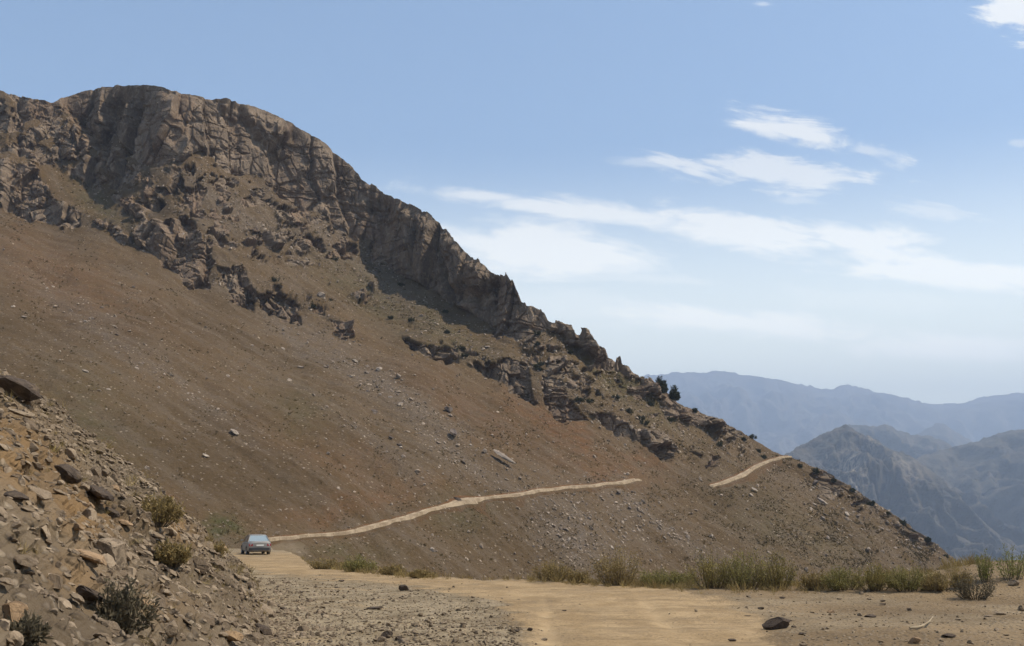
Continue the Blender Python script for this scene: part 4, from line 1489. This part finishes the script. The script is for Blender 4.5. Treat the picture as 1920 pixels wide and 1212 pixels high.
M_PAINT = dusty_paint('dusty_silver_paint', (0.235, 0.222, 0.20))
M_GLASS = paint('dark_car_glass', (0.02, 0.025, 0.028), 0.06, 0.0, 1.0, 0.6)
M_REARGLASS = paint('dusty_rear_glass_sky_tint', (0.26, 0.31, 0.31), 0.15, 0.1, 1.0, 0.7)  # pale blue base colour paints in the sky's reflection on dusty glass
M_TRIM = paint('black_trim', (0.03, 0.03, 0.03), 0.6)
M_TYRE = paint('tyre_rubber', (0.03, 0.028, 0.026), 0.85)
M_RIM = paint('wheel_rim', (0.35, 0.34, 0.33), 0.4, 0.6)
M_LAMP = paint('red_lamp', (0.25, 0.02, 0.02), 0.25)
M_PLATE = paint('number_plate', (0.6, 0.58, 0.52), 0.5)
M_HEAD = paint('clear_lamp', (0.55, 0.56, 0.58), 0.15)

# a three-box saloon: x sideways, y forward (front at +y), z up.  stations along the car: (y, half width, sill z, belt z)
def build_car(loc, rz):
    root = empty('car', loc, rz)
    tag(root, 'dusty silver saloon car driving away on the dirt road', 'car')
    # lower body: rings of half-profile points mirrored
    st = [(-2.18, 0.70, 0.42, 0.86, 0.90), (-2.12, 0.80, 0.30, 0.90, 0.97), (-1.9, 0.84, 0.25, 0.92, 1.00), (-1.45, 0.855, 0.22, 0.93, 1.00), (-0.9, 0.86, 0.20, 0.93, 0.98), (0.0, 0.86, 0.20, 0.91, 0.95),
          (0.75, 0.86, 0.20, 0.89, 0.94), (1.1, 0.85, 0.21, 0.86, 0.92), (1.6, 0.83, 0.23, 0.80, 0.86), (1.98, 0.78, 0.27, 0.70, 0.76), (2.15, 0.66, 0.36, 0.60, 0.66)]
    rings = []
    for (y, w, z0, zb, zt) in st:
        half = [(0.0, z0), (w * 0.86, z0), (w * 0.985, z0 + 0.10), (w, z0 + 0.30 * (zb - z0) + 0.06), (w * 0.985, zb - 0.08), (w * 0.93, zb), (w * 0.80, zt - 0.005), (w * 0.4, zt + 0.01), (0.0, zt + 0.015)]
        ring = [(x, y, z) for x, z in half] + [(-x, y, z) for x, z in half[-2:0:-1]]
        rings.append(ring)
    m = len(rings[0])
    verts = [p for r in rings for p in r]
    faces = []
    for i in range(len(rings) - 1):
        for j in range(m):
            k = (j + 1) % m
            faces.append((i * m + j, i * m + k, (i + 1) * m + k, (i + 1) * m + j))
    faces.append(tuple(range(m)))
    faces.append(tuple(reversed([(len(rings) - 1) * m + j for j in range(m)])))

    def pyd(name, v, f, mats, parent, smooth=True, bevel=0.0):
        me = bpy.data.meshes.new(name)
        me.from_pydata(v, [], f)
        bm = bmesh.new()
        bm.from_mesh(me)
        bmesh.ops.recalc_face_normals(bm, faces=bm.faces)
        if bevel:
            bmesh.ops.bevel(bm, geom=bm.edges[:], offset=bevel, segments=2, affect='EDGES')
        bm.to_mesh(me)
        bm.free()
        for p in me.polygons:
            p.use_smooth = smooth
        for mm in mats:
            me.materials.append(mm)
        me.set_sharp_from_angle(angle=R(35))
        return link(name, me, parent)

    body = pyd('body', verts, faces, [M_PAINT], root)
    # cabin: pillars and roof
    cab = [(-1.62, 0.74, 0.985), (-1.02, 0.60, 1.40), (-0.5, 0.60, 1.445), (0.1, 0.60, 1.43), (0.32, 0.585, 1.39), (1.12, 0.72, 0.92)]
    rv = []
    for (y, w, z) in cab:
        rv += [(-w, y, z), (-w * 0.5, y, z + 0.02), (w * 0.5, y, z + 0.02), (w, y, z)]
    rf = []
    for i in range(1, 4):
        for j in range(3):
            a = i * 4 + j
            rf.append((a, a + 1, a + 5, a + 4))
    roof = pyd('roof', rv[4:20], [tuple(q - 4 for q in fc) for fc in rf], [M_PAINT], root)
    sol = roof.modifiers.new('thickness', 'SOLIDIFY')
    sol.thickness = 0.05
    sol.offset = -1

    def slab(name, quad, mat, parent, th=0.03):
        q = [Vector(c) for c in quad]
        n = (q[1] - q[0]).cross(q[3] - q[0]).normalized() * th
        v = [tuple(c) for c in q] + [tuple(c - n) for c in q]
        f = [(0, 1, 2, 3), (7, 6, 5, 4), (0, 4, 5, 1), (1, 5, 6, 2), (2, 6, 7, 3), (3, 7, 4, 0)]
        return pyd(name, v, f, [mat], parent, False)

    slab('rear_window', [(-0.72, -1.60, 0.995), (0.72, -1.60, 0.995), (0.585, -1.03, 1.395), (-0.585, -1.03, 1.395)], M_REARGLASS, root)
    slab('windscreen', [(0.72, 1.10, 0.93), (-0.72, 1.10, 0.93), (-0.575, 0.34, 1.385), (0.575, 0.34, 1.385)], M_GLASS, root)
    for s in (-1, 1):
        # side glass, then the pillars over it
        g0 = [(s * 0.80, -1.42, 0.955), (s * 0.80, 0.98, 0.935), (s * 0.60, 0.28, 1.375), (s * 0.60, -0.98, 1.375)]
        slab('side_window', g0 if s > 0 else g0[::-1], M_GLASS, root)
        for (ya, yb, wa, wb) in ((-1.66, -1.02, 0.10, 0.10), (-0.33, -0.33, 0.07, 0.06), (1.14, 0.32, 0.06, 0.06)):
            v = [(s * 0.815, ya - wa, 0.94), (s * 0.815, ya + wa, 0.94), (s * 0.612, yb + wb, 1.40), (s * 0.612, yb - wb, 1.40)]
            slab('pillar', v if s > 0 else v[::-1], M_PAINT, root, 0.05)
        # lamps
        slab('tail_lamp', [(s * 0.80, -2.165, 0.66), (s * 0.52, -2.20, 0.66), (s * 0.52, -2.19, 0.83), (s * 0.80, -2.145, 0.83)][::(1 if s < 0 else -1)], M_LAMP, root, 0.05)
        slab('headlight', [(s * 0.72, 2.09, 0.50), (s * 0.40, 2.17, 0.50), (s * 0.40, 2.13, 0.64), (s * 0.72, 2.04, 0.64)][::(-1 if s < 0 else 1)], M_HEAD, root, 0.05)
        mir = pyd('mirror', [(s * (0.84 + dx), 0.72 + dy, 0.97 + dz) for dx in (0, 0.17) for dy in (0, 0.09) for dz in (0, 0.12)],
                  [(0, 1, 3, 2), (4, 6, 7, 5), (0, 4, 5, 1), (2, 3, 7, 6), (0, 2, 6, 4), (1, 5, 7, 3)], [M_PAINT], root, False, 0.02)
        for yw in (-1.28, 1.30):
            # wheels
            def wheel_ring(rs, xs_, seg=28):
                vv, ff = [], []
                for r_, x_ in zip(rs, xs_):
                    for k in range(seg):
                        a = 2 * math.pi * k / seg
                        vv.append((s * x_, yw + r_ * math.cos(a), 0.31 + r_ * math.sin(a)))
                for i in range(len(rs) - 1):
                    for k in range(seg):
                        k2 = (k + 1) % seg
                        ff.append((i * seg + k, i * seg + k2, (i + 1) * seg + k2, (i + 1) * seg + k))
                return vv, ff
            wv_, wf_ = wheel_ring([0.20, 0.30, 0.312, 0.312, 0.30, 0.20], [0.66, 0.66, 0.69, 0.83, 0.865, 0.865])
            wheel = pyd('wheel', wv_, wf_, [M_TYRE], root)
            rv_, rf_ = wheel_ring([0.205, 0.19, 0.07, 0.01], [0.868, 0.845, 0.85, 0.86], 20)
            pyd('rim', rv_, rf_, [M_RIM], wheel)
            av, af = wheel_ring([0.345, 0.37, 0.37], [0.852, 0.868, 0.83])
            keep_ = [fc for fc in af if min(av[i][2] for i in fc) > 0.22]
            pyd('wheel_arch', av, keep_, [M_TRIM], root)
        slab('door_handle', [(s * 0.872, -0.62, 0.80), (s * 0.872, -0.44, 0.80), (s * 0.868, -0.44, 0.84), (s * 0.868, -0.62, 0.84)][::(1 if s > 0 else -1)], M_TRIM, root, 0.02)
    bump = [(-0.80, -2.10), (-0.70, -2.22), (-0.35, -2.26), (0.35, -2.26), (0.70, -2.22), (0.80, -2.10)]
    v = [(x, y, z) for z in (0.34, 0.54) for x, y in bump] + [(x * 0.96, y + 0.1, z) for z in (0.34, 0.54) for x, y in bump]
    f = []
    n6 = len(bump)
    for j in range(n6 - 1):
        f += [(j, j + 1, n6 + j + 1, n6 + j), (2 * n6 + j, 3 * n6 + j, 3 * n6 + j + 1, 2 * n6 + j + 1), (n6 + j, n6 + j + 1, 3 * n6 + j + 1, 3 * n6 + j), (j, 2 * n6 + j, 2 * n6 + j + 1, j + 1)]
    pyd('bumper', v, f, [M_TRIM], root)
    v2 = [(x, -y - 0.06, z - 0.02) for x, y, z in v]
    pyd('bumper', v2, [tuple(reversed(q)) for q in f], [M_TRIM], root)
    slab('number_plate', [(0.26, -2.215, 0.66), (-0.26, -2.215, 0.66), (-0.26, -2.205, 0.77), (0.26, -2.205, 0.77)][::-1], M_PLATE, root, 0.02)
    slab('boot_lid', [(-0.66, -2.12, 0.985), (0.66, -2.12, 0.985), (0.68, -1.68, 1.012), (-0.68, -1.68, 1.012)], M_PAINT, root, 0.025)
    slab('exhaust_pipe', [(-0.52, -2.28, 0.24), (-0.45, -2.28, 0.24), (-0.45, -2.28, 0.30), (-0.52, -2.28, 0.30)], M_TRIM, root, -0.25)
    return root


CAR_Y = 84.0
ca, ce = ray(479, 1036.5)
car_x = float(ca * CAR_Y)
car_z = float(ground_z(np.array([car_x]), np.array([CAR_Y]))[0])
build_car((car_x, CAR_Y, car_z - 0.01), R(21))

dm = bpy.data.materials.new('raised_dust')
dm.use_nodes = True
dm.node_tree.nodes.clear()
_o = dm.node_tree.nodes.new('ShaderNodeOutputMaterial')
_v = dm.node_tree.nodes.new('ShaderNodeVolumePrincipled')
_v.inputs['Color'].default_value = (0.75, 0.62, 0.44, 1)
_v.inputs['Density'].default_value = 0.11
dm.node_tree.links.new(_v.outputs[0], _o.inputs['Volume'])
bm = bmesh.new()
for (dx, dy, dz, sx, sy, sz) in ((1.9, -1.6, 0.45, 1.2, 1.4, 0.7),):
    bmesh.ops.create_icosphere(bm, subdivisions=4, radius=1.0)
for q_ in bm.verts:
    nn_v = float(fbm(np.array([[q_.co.x * 1.3, q_.co.y * 1.3, q_.co.z * 1.3]]), 3, 404)[0])
    q_.co *= 1 + 0.5 * nn_v
    q_.co = Vector((q_.co.x * 1.5, q_.co.y * 1.6, q_.co.z * 0.75 + 0.35))
dme = bpy.data.meshes.new('dust')
bm.to_mesh(dme)
bm.free()
dme.materials.append(dm)
tag(link('dust', dme, None, (car_x + 2.6, CAR_Y - 1.5, car_z)), 'faint dust raised behind the car', None, None, 'stuff')

# =================================================================== FAR HILLS
FAR = 2.2


def far_hill(name, ridge, y_ridge, y_foot, z_foot, label, mat, cols, rows, rough, seed, rock_px=None, side=0.0, spur=1.0):
    y_ridge = [(a_, b_ * FAR) for a_, b_ in y_ridge]
    y_foot, z_foot, rough = y_foot * FAR, z_foot * 1.5, rough * FAR
    us = np.linspace(ridge[0][0], ridge[-1][0], cols)
    vr = smooth_curve(ridge, us)
    yr = np.interp(us, [q[0] for q in y_ridge], [q[1] for q in y_ridge])
    top = np.array([at(u, v, y) for u, v, y in zip(us, vr, yr)])
    foot = top.copy()
    foot[:, 1] = yr - y_foot
    foot[:, 0] = top[:, 0] * (yr - y_foot) / yr * (1 - side) + side * top[:, 0]
    foot[:, 2] = z_foot
    t = np.linspace(0, 1, rows)
    S = foot[:, None] + (top - foot)[:, None] * t[None, :, None]
    hgt = (top[:, 2] - foot[:, 2])[:, None]
    # ribs and gullies running down from the crest
    q = np.stack([S[..., 0] / rough, S[..., 1] / (rough * 2.5), S[..., 2] * 0], -1)
    rid = 1 - np.abs(fbm(q, 5, seed)) * 2.2
    rid2 = 1 - np.abs(fbm(q * 2.7 + 3, 4, seed + 5)) * 2.0
    damp = np.sin(np.clip(t, 0, 1) * math.pi)[None, :] ** 0.7
    S[..., 2] += (rid - 0.5) * hgt * 0.16 * damp * spur + (rid2 - 0.5) * hgt * 0.06 * damp
    S[..., 1] -= (rid - 0.5) * hgt * 0.35 * damp * spur
    S[:, -1, 2] += vnoise(np.stack([us / 9, us * 0, us * 0], 1), seed) * 2.2 * yr / F + vnoise(np.stack([us / 3.5, us * 0, us * 0], 1), seed + 1) * 1.1 * yr / F
    back = S[:, -1:].copy()
    b2 = back.copy()
    b2[..., 1] += y_foot * 0.3
    b2[..., 2] -= 0.25 * hgt
    b3 = back.copy()
    b3[..., 1] += y_foot
    b3[..., 2] = z_foot
    S = np.concatenate([S, b2, b3], 1)
    rm = np.zeros(S.shape[:2])
    if rock_px:
        pu, pv = project(S)
        rm = blobs(pu, pv, rock_px)
    o = link(name, mesh_arrays(name, S.reshape(-1, 3), grid_faces(*S.shape[:2]), [mat], {'rock': rm}, smooth=True))
    tag(o, label, None, None, 'structure')


far_hill('hill', [(1300, 940), (1400, 900), (1480, 848), (1510, 832), (1540, 815), (1562, 806), (1578, 799), (1590, 799), (1605, 808), (1640, 823), (1670, 842), (1700, 852), (1730, 872), (1770, 905), (1850, 985), (1950, 1060)],
         [(1300, 1500), (1580, 1600), (1950, 1500)], 620, -230, 'nearer blue hill with pale crags beyond the shoulder', M_HILL, 420, 200, 60, 501,
         [(1590, 880, 28, 32, 60, 1.2), (1630, 830, 22, 14, 50, 0.9), (1700, 880, 50, 18, 40, 0.5), (1600, 905, 26, 18, 40, 1.0)], 0.25)
far_hill('hill', [(1560, 1000), (1660, 900), (1700, 868), (1740, 853), (1780, 840), (1830, 828), (1870, 814), (1900, 808), (1960, 800), (2100, 780), (2500, 740)],
         [(1560, 1850), (1900, 2100), (2500, 2300)], 900, -260, 'dark blue hill rising at the right frame edge', M_HILL, 420, 200, 80, 531, None, 0.2)
far_hill('hill', [(1480, 880), (1560, 818), (1595, 798), (1618, 798), (1640, 800), (1658, 795), (1680, 806), (1700, 814), (1740, 818), (1765, 826), (1785, 838), (1830, 870), (1950, 930)],
         [(1480, 2600), (1950, 2600)], 800, -150, 'pale blue ridge with two knobs behind the nearer hills', M_HILL, 300, 120, 90, 561, None, 0.2)
far_hill('hill', [(1650, 860), (1720, 815), (1748, 798), (1765, 794), (1785, 806), (1830, 830), (1950, 880)],
         [(1650, 3900), (1950, 3900)], 900, -150, 'faint blue cone in front of the far range', M_HILL, 160, 80, 150, 571, None, 0.2)
far_hill('mountain_range', [(600, 760), (900, 740), (1100, 715), (1200, 706), (1240, 702), (1280, 698), (1320, 699), (1355, 695), (1390, 703), (1440, 710), (1470, 716), (1520, 724), (1550, 731), (1585, 722), (1610, 725), (1640, 735),
                            (1700, 747), (1750, 758), (1800, 757), (1840, 746), (1880, 739), (1930, 735), (2050, 715), (2400, 690)],
         [(600, 6000), (1300, 6200), (2400, 6400)], 2600, -120, 'pale blue mountain range along the horizon', M_FAR, 700, 160, 350, 591, None, 0.3)
print('far hills', round(time.time() - T0, 1))

# =================================================================== HAZE
def box_mesh(name, lo, hi, mat):
    v = [(x, y, z) for x in (lo[0], hi[0]) for y in (lo[1], hi[1]) for z in (lo[2], hi[2])]
    f = [(0, 1, 3, 2), (4, 6, 7, 5), (0, 4, 5, 1), (2, 3, 7, 6), (0, 2, 6, 4), (1, 5, 7, 3)]
    me = bpy.data.meshes.new(name)
    me.from_pydata(v, [], f)
    me.materials.append(mat)
    return link(name, me)


hm = bpy.data.materials.new('haze_air')
hm.use_nodes = True
hnt = hm.node_tree
hnt.nodes.clear()
ho = hnt.nodes.new('ShaderNodeOutputMaterial')
hv = hnt.nodes.new('ShaderNodeVolumePrincipled')
hv.inputs['Color'].default_value = (0.56, 0.68, 0.87, 1)
hv.inputs['Density'].default_value = 0.00013
hv.inputs['Anisotropy'].default_value = 0.25
hnt.links.new(hv.outputs[0], ho.inputs['Volume'])
haze = box_mesh('haze', (-18100, -18100, -620), (18100, 18100, 2050), hm)
tag(haze, 'blue summer haze over the valley', None, None, 'stuff')

# =================================================================== SKY
SUN_DIR = Vector((0.80, -0.10, 0.0)).normalized()
SUN_EL = R(58)
sun_az = math.atan2(SUN_DIR.x, SUN_DIR.y)       # clockwise from +Y
w = bpy.data.worlds.new('World')
scene.world = w
w.use_nodes = True
wn = w.node_tree
wn.nodes.clear()
g = G(wn)
wo = g.n('ShaderNodeOutputWorld')
bg = g.n('ShaderNodeBackground')
wn.links.new(bg.outputs[0], wo.inputs[0])
sky = g.n('ShaderNodeTexSky', sky_type='NISHITA')
sky.sun_disc = False
sky.sun_elevation = SUN_EL
sky.sun_rotation = sun_az
sky.altitude = 600
sky.air_density = 1.0
sky.dust_density = 0.6
sky.ozone_density = 1.0
bg.inputs[1].default_value = 0.15

tc = g.n('ShaderNodeTexCoord').outputs['Generated']
sp = g.n('ShaderNodeSeparateXYZ')
wn.links.new(tc, sp.inputs[0])
fy = g.math('MAXIMUM', sp.outputs[1], 0.02)
ca_ = g.math('DIVIDE', sp.outputs[0], fy)
ce_ = g.math('DIVIDE', sp.outputs[2], fy)
front = g.ramp(sp.outputs[1], 0.05, 0.2)
cv = g.n('ShaderNodeCombineXYZ')
wn.links.new(ca_, cv.inputs[0])
wn.links.new(ce_, cv.inputs[1])
# wind-drawn streaks run down to the right
streak = g.mapping(cv.outputs[0], (1, 1, 1), (0, 0, R(8)))
nz1 = g.noise(g.mapping(streak, (9, 34, 1)), 1.0, 7, 0.62, 0.8)
nz2 = g.noise(g.mapping(streak, (32, 80, 1)), 1.0, 5, 0.65, 0.4)
nz = g.math('ADD', g.math('MULTIPLY', nz1, 0.72), g.math('MULTIPLY', nz2, 0.28))
CLOUDS = [  # u, v, half length, half height, angle (deg, down to the right), strength, noise amount
    (1500, 250, 165, 34, 15, 1.0, 1.6), (1620, 282, 60, 14, 8, 0.55, 1.4), (1440, 318, 190, 40, 8, 0.85, 1.9), (1220, 305, 90, 10, 0, 0.4, 1.6),
    (1120, 398, 300, 26, 8, 0.95, 1.2), (1400, 432, 270, 42, 8, 1.1, 1.3), (920, 368, 100, 13, 3, 0.85, 1.0), (1620, 446, 170, 36, 6, 1.05, 1.3), (1000, 466, 260, 66, 2, 1.15, 0.8), (1120, 480, 150, 44, 6, 0.7, 1.2),
    (1790, 514, 270, 36, 6, 1.25, 1.0), (1690, 484, 170, 32, 5, 1.1, 1.1), (1380, 605, 300, 34, 5, 1.0, 1.0), (1780, 655, 230, 30, 2, 1.0, 0.9), (1730, 393, 95, 20, 8, 0.45, 2.2), (1900, 20, 85, 50, 25, 1.0, 2.2),
    (1430, 8, 26, 8, 0, 0.45, 1.4), (1912, 268, 28, 10, 0, 0.4, 1.4), (1500, 378, 60, 9, 2, 0.35, 1.4), (1180, 520, 260, 14, 4, 0.35, 1.4), (1100, 575, 180, 40, 4, 0.3, 1.0), (1600, 560, 300, 26, 2, 0.2, 1.2),
]
tot = None
for (u, v, a, b_, ang, k, na) in CLOUDS:
    A0, E0 = ray(u, v)
    c, s = math.cos(R(ang)), math.sin(R(ang))
    dx = g.math('SUBTRACT', ca_, float(A0))
    dy = g.math('SUBTRACT', ce_, float(E0))
    lx = g.math('MULTIPLY', g.math('ADD', g.math('MULTIPLY', dx, c), g.math('MULTIPLY', dy, -s)), F / a)
    ly = g.math('MULTIPLY', g.math('ADD', g.math('MULTIPLY', dx, s), g.math('MULTIPLY', dy, c)), F / b_)
    d = g.math('SQRT', g.math('ADD', g.math('MULTIPLY', lx, lx), g.math('MULTIPLY', ly, ly)))
    body = g.math('SUBTRACT', 1.0, d)
    body = g.math('ADD', body, g.math('MULTIPLY', g.math('SUBTRACT', nz, 0.49), na * 2.7))
    f_ = g.math('MULTIPLY', g.ramp(body, -0.10, 0.72), k)
    tot = f_ if tot is None else g.math('MAXIMUM', tot, f_)
cl = g.math('MULTIPLY', tot, front)
# thin high veil brightening towards the horizon
veil = g.ramp(sp.outputs[2], 0.33, 0.06, 0.0, 1.0)
tint = g.mix(1.0, sky.outputs[0], (0.95, 1.03, 1.02), 'MULTIPLY')
col = g.mix(veil, tint, (15.0, 14.8, 11.6))
ccol = g.mix(veil, (6.6, 6.55, 6.3), (17.0, 16.4, 13.8))
col = g.mix(cl, col, ccol)
wn.links.new(col, bg.inputs[0])

sun = bpy.data.lights.new('sun', 'SUN')
sun.energy = 4.8
sun.angle = R(0.53)
sun.color = (1.0, 0.91, 0.77)
so = bpy.data.objects.new('sun', sun)
COL.objects.link(so)
sv = Vector((SUN_DIR.x * math.cos(SUN_EL), SUN_DIR.y * math.cos(SUN_EL), math.sin(SUN_EL)))
so.rotation_euler = sv.to_track_quat('Z', 'Y').to_euler()
so.location = (40, 20, 60)

# =================================================================== CAMERA
cam = bpy.data.cameras.new('camera')
cam.sensor_fit = 'HORIZONTAL'
cam.sensor_width = 36
cam.lens = 36 * F / 1920
cam.clip_start = 0.1
cam.clip_end = 60000
co = bpy.data.objects.new('camera', cam)
COL.objects.link(co)
co.location = (0, 0, 0)
co.rotation_euler = (math.pi / 2 + PITCH, 0, 0)
scene.camera = co

scene.view_settings.view_transform = 'Standard'
scene.view_settings.look = 'None'
scene.view_settings.exposure = 0.27
scene.view_settings.gamma = 1.0
scene.cycles.use_denoising = True
scene.cycles.volume_bounces = 1
scene.cycles.max_bounces = 6
scene.cycles.diffuse_bounces = 3
scene.cycles.use_adaptive_sampling = True
scene.cycles.adaptive_threshold = 0.02
print('script done', round(time.time() - T0, 1), len(bpy.data.objects), 'objects')
